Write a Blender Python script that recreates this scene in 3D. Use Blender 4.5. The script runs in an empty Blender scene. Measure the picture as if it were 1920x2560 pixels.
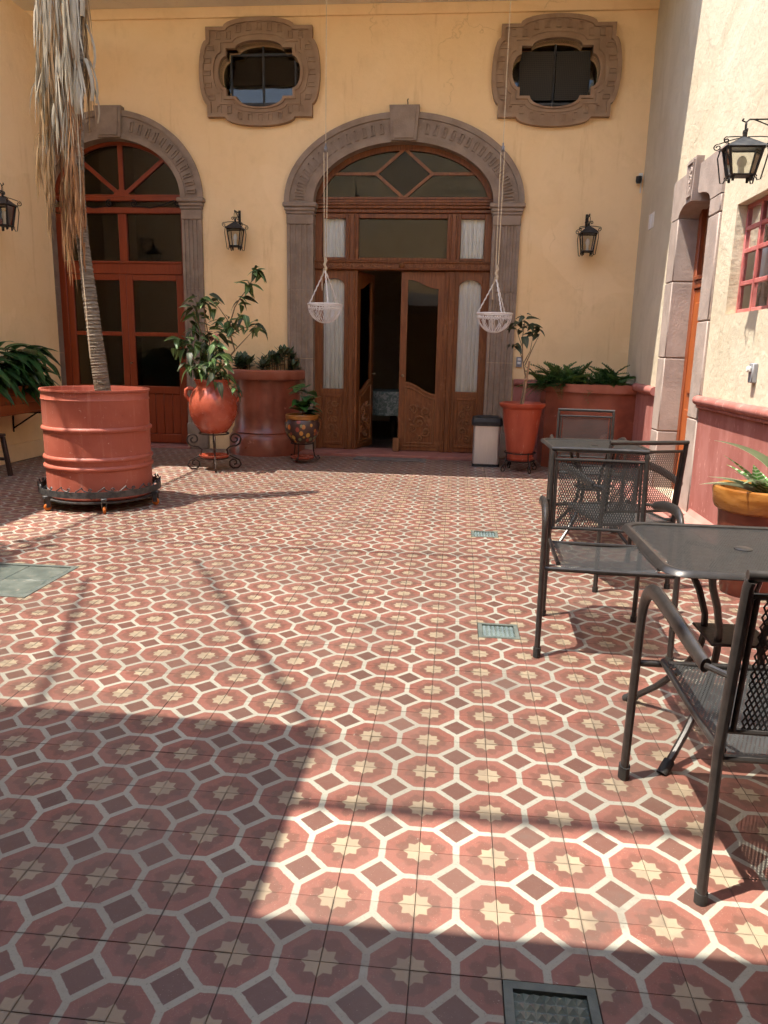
import bpy, math, random
from mathutils import Vector, Matrix, Euler
from mathutils.geometry import tessellate_polygon
random.seed(7)
PI = math.pi
R = math.radians
sc = bpy.context.scene
COL = sc.collection

# ------------------------------------------------------------------ camera
cam = bpy.data.cameras.new('camera')
cam.sensor_fit = 'VERTICAL'
cam.sensor_height = 24.0
cam.lens = 24.0 * 1864.64 / 2560.0
cam.clip_start = 0.05
cam.clip_end = 500
camo = bpy.data.objects.new('camera', cam)
COL.objects.link(camo)
_p, _r, _y = 0.212622877, 0.0217410179, 0.0930358535
_f = Vector((-math.sin(_y) * math.cos(_p), math.cos(_y) * math.cos(_p), -math.sin(_p)))
_r0 = Vector((math.cos(_y), math.sin(_y), 0))
_u0 = _r0.cross(_f)
_rv = _r0 * math.cos(_r) + _u0 * math.sin(_r)
_uv = -_r0 * math.sin(_r) + _u0 * math.cos(_r)
camo.matrix_world = Matrix(((_rv.x, _uv.x, -_f.x, 0.25082091), (_rv.y, _uv.y, -_f.y, -1.58980991),
                            (_rv.z, _uv.z, -_f.z, 1.32766542), (0, 0, 0, 1)))
sc.camera = camo

# ------------------------------------------------------------------ sky and sun
SX, SY = 0.34, 0.17                     # run of the sunlight per metre of fall
sun_el = math.atan2(1, math.hypot(SX, SY))
w = bpy.data.worlds.new('World')
sc.world = w
w.use_nodes = True
wn = w.node_tree
bg = wn.nodes['Background']
sky = wn.nodes.new('ShaderNodeTexSky')
sky.sky_type = 'NISHITA'
sky.sun_disc = False
sky.sun_elevation = sun_el
sky.sun_rotation = math.atan2(-SX, -SY)
sky.altitude = 1800
sky.dust_density = 4.0
sky.ozone_density = 0.4
wn.links.new(sky.outputs[0], bg.inputs[0])
bg.inputs[1].default_value = 0.15
sl = bpy.data.lights.new('sun', 'SUN')
sl.energy = 3.1
sl.angle = R(0.55)
sl.color = (1.0, 0.93, 0.82)
so = bpy.data.objects.new('sun', sl)
COL.objects.link(so)
so.rotation_euler = Vector((-SX, -SY, 1)).to_track_quat('Z', 'Y').to_euler()
so.location = (-4, -2, 12)
sc.view_settings.view_transform = 'Standard'
sc.view_settings.look = 'None'
sc.view_settings.exposure = 2.02
sc.view_settings.gamma = 1.0
sc.render.engine = 'CYCLES'
sc.cycles.use_denoising = True
sc.cycles.max_bounces = 8
sc.cycles.diffuse_bounces = 4
sc.cycles.use_light_tree = False
sc.cycles.glossy_bounces = 3
sc.cycles.use_adaptive_sampling = True
sc.cycles.adaptive_threshold = 0.03
sc.cycles.transparent_max_bounces = 24
sc.cycles.caustics_reflective = False
sc.cycles.caustics_refractive = False
sc.cycles.sample_clamp_indirect = 6.0


# ------------------------------------------------------------------ node helpers
class G:
    def __init__(s, name):
        s.m_ = bpy.data.materials.new(name)
        s.m_.use_nodes = True
        s.t = s.m_.node_tree
        s.b = s.t.nodes['Principled BSDF']
        s.out = s.t.nodes['Material Output']

    def n(s, k, **kw):
        nd = s.t.nodes.new(k)
        for a, v in kw.items():
            setattr(nd, a, v)
        return nd

    def put(s, sock, v):
        if isinstance(v, bpy.types.NodeSocket):
            s.t.links.new(v, sock)
        else:
            sock.default_value = v

    def m(s, op, a, b=None, c=None):
        nd = s.n('ShaderNodeMath', operation=op)
        s.put(nd.inputs[0], a)
        if b is not None:
            s.put(nd.inputs[1], b)
        if c is not None:
            s.put(nd.inputs[2], c)
        return nd.outputs[0]

    def mix(s, f, a, b, bl='MIX'):
        nd = s.n('ShaderNodeMix', data_type='RGBA', blend_type=bl)
        s.put(nd.inputs[0], f)
        for i, v in ((6, a), (7, b)):
            if isinstance(v, tuple):
                v = (*v, 1) if len(v) == 3 else v
            s.put(nd.inputs[i], v)
        return nd.outputs[2]

    def noise(s, vec, scale, detail=4, rough=0.55, dist=0.0):
        nd = s.n('ShaderNodeTexNoise')
        if vec is not None:
            s.t.links.new(vec, nd.inputs['Vector'])
        nd.inputs['Scale'].default_value = scale
        nd.inputs['Detail'].default_value = detail
        nd.inputs['Roughness'].default_value = rough
        nd.inputs['Distortion'].default_value = dist
        return nd.outputs[0]

    def ramp(s, f, lo, hi):
        nd = s.n('ShaderNodeMapRange')
        nd.interpolation_type = 'SMOOTHSTEP'
        s.put(nd.inputs[0], f)
        nd.inputs[1].default_value = lo
        nd.inputs[2].default_value = hi
        return nd.outputs[0]

    def vec(s, scale=(1, 1, 1), world=False):
        if world:
            o = s.n('ShaderNodeNewGeometry').outputs['Position']
        else:
            o = s.n('ShaderNodeTexCoord').outputs['Object']
        if scale == (1, 1, 1):
            return o
        mp = s.n('ShaderNodeMapping')
        s.t.links.new(o, mp.inputs[0])
        mp.inputs['Scale'].default_value = scale
        return mp.outputs[0]

    def bump(s, h, strength=0.3, dist=0.01, prev=None):
        nd = s.n('ShaderNodeBump')
        nd.inputs['Strength'].default_value = strength
        nd.inputs['Distance'].default_value = dist
        s.put(nd.inputs['Height'], h)
        if prev is not None:
            s.t.links.new(prev, nd.inputs['Normal'])
        return nd.outputs[0]

    def fin(s, col=None, rough=None, metal=None, spec=None, nor=None, **kw):
        i = s.b.inputs
        if col is not None:
            if isinstance(col, tuple):
                col = (*col, 1)
            s.put(i['Base Color'], col)
        if rough is not None:
            s.put(i['Roughness'], rough)
        if metal is not None:
            s.put(i['Metallic'], metal)
        if spec is not None:
            i['Specular IOR Level'].default_value = spec
        if nor is not None:
            s.put(i['Normal'], nor)
        for k, v in kw.items():
            s.put(i[k], v)
        return s.m_


def mat(name, c1, c2=None, rough=0.7, scale=6.0, bump=0.0, bscale=60.0, metal=0.0, spec=0.4, stretch=(1, 1, 1),
        world=False, lo=0.35, hi=0.65, speck=None, dist=0.004, **kw):
    """plain surface: two tones mixed by noise, fine relief, optional specks/wear"""
    g = G(name)
    v = g.vec(stretch, world)
    c2 = c2 or tuple(min(1, x * 1.18) for x in c1)
    col = g.mix(g.ramp(g.noise(v, scale), lo, hi), c1, c2)
    col = g.mix(g.m('MULTIPLY', g.noise(v, scale * 7), 0.25), col, tuple(x * 0.72 for x in c1))
    if speck:
        col = g.mix(g.ramp(g.noise(v, speck[1], 6, 0.7), speck[2], speck[2] + 0.06), col, speck[0])
    rr = g.m('ADD', g.m('MULTIPLY', g.noise(v, scale * 3), 0.2), rough - 0.1)
    nor = g.bump(g.noise(v, bscale, 6, 0.6), bump, dist) if bump else None
    return g.fin(col, rr, metal, spec, nor, **kw)


def wall_mat(name, c1, c2, rough_b, stain, fine=0.25):
    g = G(name)
    v = g.vec(world=True)
    big = g.noise(v, 0.9, 5, 0.6, 0.6)
    mid = g.noise(v, 5.0, 6, 0.65, 0.3)
    col = g.mix(g.ramp(big, 0.3, 0.7), c1, c2)
    col = g.mix(g.m('MULTIPLY', g.ramp(mid, 0.45, 0.75), 0.35), col, tuple(x * 0.86 for x in c1))
    vs = g.vec((3.0, 3.0, 0.35), world=True)
    col = g.mix(g.m('MULTIPLY', g.ramp(g.noise(vs, 2.2, 6, 0.7), 0.56, 0.75), 0.5), col, stain)
    col = g.mix(g.m('MULTIPLY', g.ramp(g.noise(v, 22, 6, 0.75), 0.64, 0.74), 0.3), col, stain)
    # repaired patches, hairline cracks
    pat = g.ramp(g.noise(g.vec((1, 1, 0.8), world=True), 0.55, 3, 0.5, 1.5), 0.58, 0.60)
    col = g.mix(g.m('MULTIPLY', pat, 0.35), col, tuple(min(1, x * 1.04 + .03) for x in c2))
    vo_ = g.n('ShaderNodeTexVoronoi', feature='DISTANCE_TO_EDGE')
    wv_ = g.n('ShaderNodeVectorMath', operation='ADD')
    nzc = g.n('ShaderNodeTexNoise')
    nzc.inputs['Scale'].default_value = 2.2
    nzc.inputs['Detail'].default_value = 6
    g.t.links.new(v, nzc.inputs['Vector'])
    g.t.links.new(v, wv_.inputs[0])
    g.t.links.new(nzc.outputs['Color'], wv_.inputs[1])
    g.t.links.new(wv_.outputs[0], vo_.inputs['Vector'])
    vo_.inputs['Scale'].default_value = 0.75
    ck = g.m('MULTIPLY', g.m('SUBTRACT', 1.0, g.ramp(vo_.outputs['Distance'], 0.001, 0.006)), g.ramp(g.noise(v, 0.8, 2), 0.56, 0.66))
    col = g.mix(g.m('MULTIPLY', ck, 0.25), col, tuple(x * 0.5 for x in stain))
    h = g.m('ADD', g.m('MULTIPLY', g.noise(v, 3.0, 5, 0.6), 1.0), g.m('MULTIPLY', g.noise(v, 26, 6, 0.7), fine))
    h = g.m('SUBTRACT', g.m('ADD', h, g.m('MULTIPLY', pat, 0.06)), g.m('MULTIPLY', ck, 0.15))
    return g.fin(col, 0.88, 0, 0.2, g.bump(h, rough_b, 0.03))


# ------------------------------------------------------------------ materials
M = {}
M['ochre'] = wall_mat('ochre_plaster', (0.86, 0.60, 0.315), (0.89, 0.645, 0.365), 0.45, (0.64, 0.40, 0.185))
M['cream'] = wall_mat('cream_plaster', (0.53, 0.455, 0.325), (0.61, 0.535, 0.405), 0.55, (0.40, 0.325, 0.22), 0.35)
M['soffit'] = wall_mat('soffit_plaster', (0.74, 0.66, 0.53), (0.78, 0.70, 0.57), 0.2, (0.6, 0.5, 0.38))
M['dado'] = mat('dado_red_plaster', (0.30, 0.10, 0.08), (0.38, 0.15, 0.125), 0.8, 2.5, 0.15, 40, world=True, stretch=(3, 3, 1.0),
                speck=((0.55, 0.27, 0.22), 9, 0.6))
M['kerb'] = mat('pink_kerb', (0.40, 0.175, 0.14), (0.47, 0.23, 0.19), 0.75, 4, 0.2, 50, world=True)
M['stone'] = mat('grey_brown_stone', (0.25, 0.182, 0.132), (0.32, 0.24, 0.18), 0.85, 7, 0.6, 55, world=True,
                 speck=((0.36, 0.27, 0.2), 30, 0.62))
M['stone_dark'] = mat('carved_recess_stone', (0.16, 0.105, 0.072), (0.2, 0.14, 0.1), 0.9, 7, 0.5, 55, world=True)
M['pinkstone'] = mat('pink_grey_quarry_stone', (0.31, 0.245, 0.21), (0.39, 0.31, 0.265), 0.85, 6, 0.8, 45, world=True,
                     speck=((0.2, 0.15, 0.13), 26, 0.66))
M['stone_oval'] = mat('brown_window_stone', (0.29, 0.185, 0.112), (0.36, 0.24, 0.152), 0.85, 6, 0.6, 50, world=True,
                      speck=((0.42, 0.3, 0.2), 24, 0.66))


def wood(name, c1, c2, rough=0.5, wear=None):
    g = G(name)
    v = g.vec((14, 14, 1.1), world=True)
    a = g.noise(v, 3.0, 6, 0.65, 1.2)
    col = g.mix(g.ramp(a, 0.3, 0.7), c1, c2)
    if wear:
        col = g.mix(g.ramp(g.noise(g.vec(world=True), 5, 6, 0.7), 0.56, 0.72), col, wear)
    return g.fin(col, g.m('ADD', g.m('MULTIPLY', a, 0.25), rough - 0.1), 0, 0.4, g.bump(a, 0.25, 0.004))


M['wood'] = wood('brown_door_wood', (0.12, 0.036, 0.011), (0.24, 0.08, 0.023), 0.42, (0.28, 0.115, 0.045))
M['wood_carved'] = wood('carved_door_wood', (0.16, 0.058, 0.02), (0.29, 0.12, 0.042), 0.5)
M['wood_red'] = wood('red_brown_door_wood', (0.17, 0.038, 0.012), (0.26, 0.065, 0.02), 0.42)
M['orange_wood'] = wood('orange_door_wood', (0.27, 0.06, 0.012), (0.38, 0.095, 0.017), 0.42)
M['door_red'] = wood('red_painted_wood', (0.205, 0.032, 0.009), (0.26, 0.045, 0.012), 0.38)
M['dark_wood'] = wood('dark_bench_wood', (0.035, 0.018, 0.012), (0.06, 0.03, 0.02), 0.5)
M['trough'] = wood('trough_wood', (0.28, 0.065, 0.018), (0.34, 0.09, 0.025), 0.5)
M['iron'] = mat('black_iron', (0.012, 0.010, 0.009), (0.03, 0.022, 0.018), 0.55, 20, 0.2, 90, metal=0.4)
M['iron_brown'] = mat('brown_iron', (0.03, 0.018, 0.014), (0.055, 0.03, 0.022), 0.5, 20, 0.2, 90, metal=0.3)
M['lamp_roof'] = mat('lantern_sheet_metal', (0.05, 0.055, 0.065), (0.09, 0.095, 0.105), 0.4, 20, 0.1, 60, metal=0.6)
M['chair'] = mat('dark_powder_coat', (0.036, 0.032, 0.030), (0.05, 0.045, 0.042), 0.34, 30, 0.05, 200, metal=0.35, spec=0.5)
M['mesh'] = mat('dark_mesh_coat', (0.046, 0.048, 0.048), (0.062, 0.064, 0.064), 0.42, 30, 0, metal=0.3)
M['rubber'] = mat('rubber_foot', (0.02, 0.02, 0.02), (0.035, 0.033, 0.03), 0.7, 30)
M['drum_'] = mat('red_drum_paint', (0.38, 0.092, 0.055), (0.45, 0.125, 0.08), 0.5, 3, 0.15, 30, speck=((0.62, 0.3, 0.22), 24, 0.7))
M['ring'] = mat('grey_wheeled_ring', (0.05, 0.05, 0.052), (0.11, 0.105, 0.10), 0.55, 25, 0.3, 60, metal=0.5)
M['caster'] = mat('orange_caster', (0.5, 0.12, 0.012), (0.6, 0.18, 0.03), 0.5, 20)
M['clay'] = mat('glazed_red_clay', (0.36, 0.068, 0.035), (0.46, 0.105, 0.06), 0.26, 5, 0.15, 12, spec=0.5, speck=((0.5, 0.22, 0.15), 16, 0.66))
M['plastic_red'] = mat('red_plastic_pot', (0.30, 0.05, 0.024), (0.39, 0.08, 0.04), 0.42, 4, 0.1, 14, stretch=(2, 2, .6), speck=((0.46, 0.2, 0.14), 11, 0.62))
M['planter'] = mat('polished_red_concrete', (0.17, 0.042, 0.022), (0.30, 0.085, 0.048), 0.32, 2.6, 0.12, 20, world=True,
                   speck=((0.40, 0.17, 0.12), 7, 0.62), spec=0.5)
M['planter_rim'] = mat('planter_rim_concrete', (0.30, 0.085, 0.045), (0.37, 0.13, 0.08), 0.5, 5, 0.2, 30, world=True)
M['glaze'] = mat('yellow_glazed_clay', (0.25, 0.088, 0.014), (0.40, 0.175, 0.04), 0.3, 6, 0.1, 30, stretch=(1, 1, 5))
M['glaze_dark'] = mat('dark_glazed_clay', (0.12, 0.028, 0.016), (0.19, 0.05, 0.026), 0.35, 6)
M['soil'] = mat('potting_soil', (0.06, 0.028, 0.018), (0.12, 0.06, 0.035), 0.95, 30, 0.9, 60)
M['gravel'] = mat('red_gravel', (0.22, 0.09, 0.06), (0.42, 0.22, 0.16), 0.95, 60, 0.9, 90)
M['steel'] = mat('brushed_steel', (0.66, 0.64, 0.62), (0.72, 0.7, 0.68), 0.42, 6, 0, metal=0.9, stretch=(40, 40, 1))
M['black_plastic'] = mat('black_plastic', (0.012, 0.013, 0.015), (0.02, 0.021, 0.023), 0.45, 20)
M['rope'] = mat('cream_rope', (0.55, 0.43, 0.28), (0.65, 0.53, 0.37), 0.9, 60, 0.5, 200)
M['whitewire'] = mat('white_wrapped_wire', (0.72, 0.68, 0.64), (0.8, 0.76, 0.72), 0.7, 40, 0.3, 200)
M['white'] = mat('white_plastic', (0.7, 0.68, 0.64), (0.76, 0.74, 0.7), 0.5, 20)
M['grey_plastic'] = mat('grey_plastic', (0.22, 0.22, 0.23), (0.27, 0.27, 0.28), 0.5, 20)
M['curtain'] = mat('white_curtain', (0.86, 0.86, 0.82), (0.9, 0.9, 0.86), 0.9, 8, 0.2, 120)
M['winframe_pink'] = mat('pink_red_window_steel', (0.42, 0.11, 0.10), (0.5, 0.17, 0.155), 0.5, 10)
M['winframe_dark'] = mat('dark_window_steel', (0.035, 0.035, 0.037), (0.055, 0.055, 0.057), 0.5, 10)
M['trunk'] = mat('palm_bark', (0.15, 0.118, 0.082), (0.31, 0.25, 0.185), 0.92, 9, 1.0, 22, stretch=(1, 1, 9), dist=.02)
M['fibre'] = mat('palm_fibre', (0.22, 0.10, 0.04), (0.34, 0.17, 0.075), 0.95, 16, 0.8, 60, stretch=(4, 4, 0.7))
M['twig'] = mat('twig_bark', (0.16, 0.10, 0.05), (0.24, 0.16, 0.09), 0.85, 30, 0.4, 90)
M['cane'] = mat('plant_stake', (0.34, 0.2, 0.11), (0.42, 0.27, 0.16), 0.8, 20)
M['interior'] = mat('interior_plaster', (0.42, 0.33, 0.22), (0.46, 0.37, 0.26), 0.9, 3)
M['interior_floor'] = mat('interior_floor', (0.10, 0.05, 0.035), (0.14, 0.08, 0.055), 0.5, 4)
M['mortar'] = mat('tile_mortar', (0.12, 0.095, 0.08), (0.2, 0.16, 0.135), 0.95, 12, 0.4, 60)
M['step'] = mat('red_step_concrete', (0.28, 0.10, 0.075), (0.35, 0.15, 0.115), 0.7, 5, 0.3, 40, world=True)
M['brass'] = mat('brass_hinge', (0.25, 0.17, 0.09), (0.32, 0.24, 0.15), 0.4, 20, metal=0.8)
M['candle'] = mat('milk_glass_bulb', (0.75, 0.73, 0.66), (0.8, 0.78, 0.72), 0.3, 20)


def leaf_mat(name, c1, c2, rough=0.4, stripe=None):
    g = G(name)
    oi = g.n('ShaderNodeObjectInfo')
    v = g.vec()
    f = g.m('ADD', g.m('MULTIPLY', oi.outputs['Random'], 0.6), g.m('MULTIPLY', g.noise(v, 14), 0.5))
    col = g.mix(g.ramp(f, 0.1, 0.9), c1, c2)
    sx = g.n('ShaderNodeSeparateXYZ')
    g.t.links.new(v, sx.inputs[0])
    ax = g.m('ABSOLUTE', sx.outputs[0])
    col = g.mix(g.m('SUBTRACT', 1.0, g.ramp(ax, 0.0008, 0.003)), col, tuple(min(1, x * 1.9) for x in c2))
    if stripe:
        st = g.ramp(g.m('SINE', g.m('MULTIPLY', g.m('ADD', sx.outputs[1], g.m('MULTIPLY', g.noise(v, 20), 0.02)), stripe[1])), 0.2, 0.7)
        col = g.mix(st, col, stripe[0])
    g.fin(col, rough, 0, 0.45)
    tr = g.n('ShaderNodeBsdfTranslucent')
    g.t.links.new(col, tr.inputs[0])
    ms = g.n('ShaderNodeMixShader')
    ms.inputs[0].default_value = 0.25
    g.t.links.new(g.b.outputs[0], ms.inputs[1])
    g.t.links.new(tr.outputs[0], ms.inputs[2])
    g.t.links.new(ms.outputs[0], g.out.inputs[0])
    return g.m_


M['leaf'] = leaf_mat('citrus_leaf', (0.05, 0.11, 0.032), (0.15, 0.23, 0.085), 0.34)
M['leaf_dark'] = leaf_mat('glossy_dark_leaf', (0.018, 0.055, 0.016), (0.04, 0.10, 0.03), 0.3)
M['leaf_dull'] = leaf_mat('dull_dark_leaf', (0.03, 0.042, 0.02), (0.06, 0.07, 0.03), 0.5)
M['leaf_rubber'] = leaf_mat('rubber_leaf', (0.022, 0.085, 0.02), (0.05, 0.15, 0.035), 0.3)
M['leaf_fern'] = leaf_mat('fern_leaf', (0.035, 0.095, 0.022), (0.08, 0.16, 0.04), 0.45)
M['leaf_fern2'] = leaf_mat('fern_leaf_dark', (0.025, 0.07, 0.018), (0.055, 0.12, 0.03), 0.45)
M['leaf_succ'] = leaf_mat('succulent_leaf', (0.025, 0.045, 0.018), (0.055, 0.085, 0.03), 0.4)
M['leaf_maroon'] = leaf_mat('maroon_leaf', (0.10, 0.02, 0.028), (0.18, 0.04, 0.05), 0.4)
M['leaf_brom'] = leaf_mat('striped_bromeliad_leaf', (0.06, 0.17, 0.035), (0.11, 0.25, 0.06), 0.35, ((0.45, 0.5, 0.36), 190.0))
M['leaf_brom2'] = leaf_mat('grey_bromeliad_leaf', (0.20, 0.27, 0.13), (0.34, 0.38, 0.24), 0.4)
M['leaf_dry'] = leaf_mat('dry_palm_leaf', (0.22, 0.125, 0.05), (0.46, 0.31, 0.16), 0.7)
M['leaf_dry3'] = leaf_mat('dry_palm_leaf_rust', (0.22, 0.095, 0.035), (0.36, 0.19, 0.085), 0.7)
M['leaf_dry2'] = leaf_mat('dry_palm_leaf_pale', (0.36, 0.30, 0.21), (0.56, 0.51, 0.40), 0.6)


def glass_mat(name, tint, trans=0.75, rough=0.02):
    g = G(name)
    g.t.nodes.remove(g.b)
    tr = g.n('ShaderNodeBsdfTransparent')
    tr.inputs[0].default_value = (*[x * trans for x in tint], 1)
    gl = g.n('ShaderNodeBsdfGlossy')
    gl.inputs['Roughness'].default_value = rough
    gl.inputs[0].default_value = (1, 1, 1, 1)
    fr = g.n('ShaderNodeFresnel')
    fr.inputs[0].default_value = 1.45
    nz = g.bump(g.noise(g.vec(), 3.0, 2), 0.06, 0.02)
    g.t.links.new(nz, gl.inputs['Normal'])
    ms = g.n('ShaderNodeMixShader')
    g.t.links.new(g.m('MINIMUM', g.m('MULTIPLY', fr.outputs[0], 1.0), 1.0), ms.inputs[0])
    g.t.links.new(tr.outputs[0], ms.inputs[1])
    g.t.links.new(gl.outputs[0], ms.inputs[2])
    g.t.links.new(ms.outputs[0], g.out.inputs[0])
    return g.m_


M['glass'] = glass_mat('window_glass', (0.80, 0.80, 0.76))
M['glass_clear'] = glass_mat('clear_window_glass', (0.98, 0.98, 0.97), 0.98)
M['glass_blue'] = glass_mat('blue_violet_glass', (0.25, 0.25, 0.42))
M['glass_lamp'] = glass_mat('lantern_glass', (0.95, 0.95, 0.9), 0.9)
M['glass_block'] = mat('green_glass_block', (0.10, 0.13, 0.115), (0.16, 0.20, 0.175), 0.14, 8, spec=0.9)
M['dull_glass'] = mat('worn_green_glass', (0.085, 0.105, 0.09), (0.15, 0.17, 0.145), 0.42, 9, 0.2, 30, speck=((0.24, 0.22, 0.18), 20, 0.6))
M['glass_block_frame'] = mat('green_grey_frame', (0.085, 0.10, 0.085), (0.13, 0.145, 0.125), 0.6, 14, 0.3, 60)
gg = G('black_insect_screen')
_v = gg.n('ShaderNodeSeparateXYZ')
gg.t.links.new(gg.vec(world=True), _v.inputs[0])
_a = gg.m('SINE', gg.m('MULTIPLY', _v.outputs[0], 300.0))
_b = gg.m('SINE', gg.m('MULTIPLY', _v.outputs[2], 300.0))
M['screen'] = gg.fin(gg.mix(gg.ramp(gg.m('MAXIMUM', _a, _b), 0.3, 0.9), (0.010, 0.009, 0.008), (0.045, 0.035, 0.022)), 0.7)


# the patterned cement tile: print laid out on the 20 cm grid of the floor
def tile_mat():
    g = G('patterned_cement_tile')
    pos = g.vec(world=True)
    sp = g.n('ShaderNodeSeparateXYZ')
    g.t.links.new(pos, sp.inputs[0])
    u = g.m('MULTIPLY', sp.outputs[0], 5.0)
    v = g.m('MULTIPLY', sp.outputs[1], 5.0)
    wob = g.m('MULTIPLY', g.m('SUBTRACT', g.noise(pos, 60, 1), 0.5), 0.018)
    fu = g.m('ADD', g.m('FRACT', u), wob)
    fv = g.m('ADD', g.m('FRACT', v), wob)
    px = g.m('ABSOLUTE', g.m('SUBTRACT', fu, 0.5))
    py = g.m('ABSOLUTE', g.m('SUBTRACT', fv, 0.5))
    sx = g.m('SUBTRACT', 0.5, px)
    sy = g.m('SUBTRACT', 0.5, py)
    e = 0.008
    octo = g.m('MAXIMUM', g.m('SUBTRACT', g.m('MAXIMUM', sx, sy), 0.455), g.m('SUBTRACT', g.m('ADD', sx, sy), 0.632))
    is_band = g.ramp(octo, -e, e)
    is_dia = g.m('SUBTRACT', 1.0, g.ramp(g.m('ADD', px, py), 0.246 - e, 0.246 + e))
    r = g.m('SQRT', g.m('ADD', g.m('MULTIPLY', sx, sx), g.m('MULTIPLY', sy, sy)))
    th = g.m('ARCTAN2', sy, sx)
    t = g.m('MULTIPLY', g.m('ABSOLUTE', g.m('SUBTRACT', g.m('FRACT', g.m('DIVIDE', th, PI / 4)), 0.5)), 2.0)
    t2 = g.m('POWER', g.m('MAXIMUM', t, 0.0001), 1.5)
    rs = g.m('SUBTRACT', r, g.m('ADD', 0.163, g.m('MULTIPLY', t2, 0.055)))
    is_star = g.m('SUBTRACT', 1.0, g.ramp(rs, -0.01, 0.01))
    nz = g.m('MULTIPLY', g.m('SUBTRACT', g.noise(pos, 26, 2, 0.6, 0.8), 0.5), 0.22)
    rr = g.m('SUBTRACT', g.m('ADD', r, nz), g.m('ADD', g.m('ADD', 0.235, g.m('MULTIPLY', g.noise(pos, 3.1, 1), 0.09)), g.m('MULTIPLY', g.m('SUBTRACT', 1.0, t), 0.075)))
    is_in = g.m('SUBTRACT', 1.0, g.ramp(rr, -0.03, 0.03))
    vein = g.ramp(g.m('ABSOLUTE', g.m('SUBTRACT', g.noise(pos, 22, 2, 0.5, 2.5), 0.5)), 0.0, 0.022)
    wn_ = g.n('ShaderNodeTexWhiteNoise', noise_dimensions='2D')
    fl = g.n('ShaderNodeVectorMath', operation='FLOOR')
    cb = g.n('ShaderNodeCombineXYZ')
    g.put(cb.inputs[0], u)
    g.put(cb.inputs[1], v)
    g.t.links.new(cb.outputs[0], fl.inputs[0])
    g.t.links.new(fl.outputs[0], wn_.inputs[0])
    rnd = wn_.outputs[0]
    red = g.mix(rnd, (0.265, 0.095, 0.070), (0.325, 0.13, 0.10))
    red = g.mix(g.m('MULTIPLY', g.m('SUBTRACT', 1.0, vein), 0.32), red, (0.50, 0.22, 0.15))
    mar = g.mix(rnd, (0.175, 0.077, 0.056), (0.235, 0.10, 0.074))
    band = g.mix(g.ramp(g.noise(pos, 140, 2, 0.7), 0.55, 0.75), (0.47, 0.465, 0.39), (0.32, 0.315, 0.265))
    star = g.mix(rnd, (0.40, 0.315, 0.215), (0.47, 0.38, 0.265))
    dia = g.mix(rnd, (0.14, 0.066, 0.05), (0.215, 0.098, 0.074))
    c = g.mix(is_in, red, mar)
    c = g.mix(is_star, c, star)
    c = g.mix(is_band, c, band)
    c = g.mix(is_dia, c, dia)
    c = g.mix(g.m('MULTIPLY', g.ramp(g.noise(pos, 45, 3, 0.7), 0.45, 0.8), 0.22), c, (0.26, 0.18, 0.15))
    wear = g.ramp(g.noise(pos, 1.3, 3, 0.65, 0.4), 0.45, 0.8)
    c = g.mix(g.m('MULTIPLY', wear, 0.28), c, (0.34, 0.265, 0.215))
    sc_ = g.ramp(g.noise(pos, 230, 1, 0.6), 0.70, 0.74)
    c = g.mix(g.m('MULTIPLY', sc_, 0.35), c, (0.62, 0.5, 0.42))
    # tile to tile tone, grime along the joints, stains
    wn2 = g.n('ShaderNodeTexWhiteNoise', noise_dimensions='2D')
    off = g.n('ShaderNodeVectorMath', operation='ADD')
    off.inputs[1].default_value = (17.3, 5.1, 0)
    g.t.links.new(fl.outputs[0], off.inputs[0])
    g.t.links.new(off.outputs[0], wn2.inputs[0])
    c = g.mix(g.m('MULTIPLY', wn2.outputs[0], 0.36), c, (0.15, 0.10, 0.08))
    edge = g.m('SUBTRACT', 0.5, g.m('MAXIMUM', px, py))
    gr = g.m('MULTIPLY', g.m('SUBTRACT', 1.0, g.ramp(edge, 0.0, 0.035)), g.ramp(g.noise(pos, 6, 3, 0.7), 0.4, 0.65))
    c = g.mix(g.m('MULTIPLY', gr, 0.6), c, (0.11, 0.085, 0.07))
    stn = g.ramp(g.noise(pos, 2.4, 4, 0.72, 0.8), 0.56, 0.72)
    c = g.mix(g.m('MULTIPLY', stn, 0.42), c, (0.15, 0.115, 0.095))
    chip = g.m('MULTIPLY', g.ramp(g.noise(pos, 38, 3, 0.75), 0.66, 0.69), g.m('SUBTRACT', 1.0, g.ramp(edge, 0.01, 0.12)))
    c = g.mix(g.m('MULTIPLY', chip, 0.7), c, (0.42, 0.36, 0.30))
    ro = g.m('ADD', 0.36, g.m('MULTIPLY', g.noise(pos, 7, 3, 0.65), 0.26))
    nor = g.bump(g.noise(pos, 90, 2), 0.06, 0.002)
    c = g.mix(1.0, c, (0.70, 0.70, 0.68), 'MULTIPLY')
    return g.fin(c, ro, 0, 0.35, nor)


M['tile'] = tile_mat()

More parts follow.
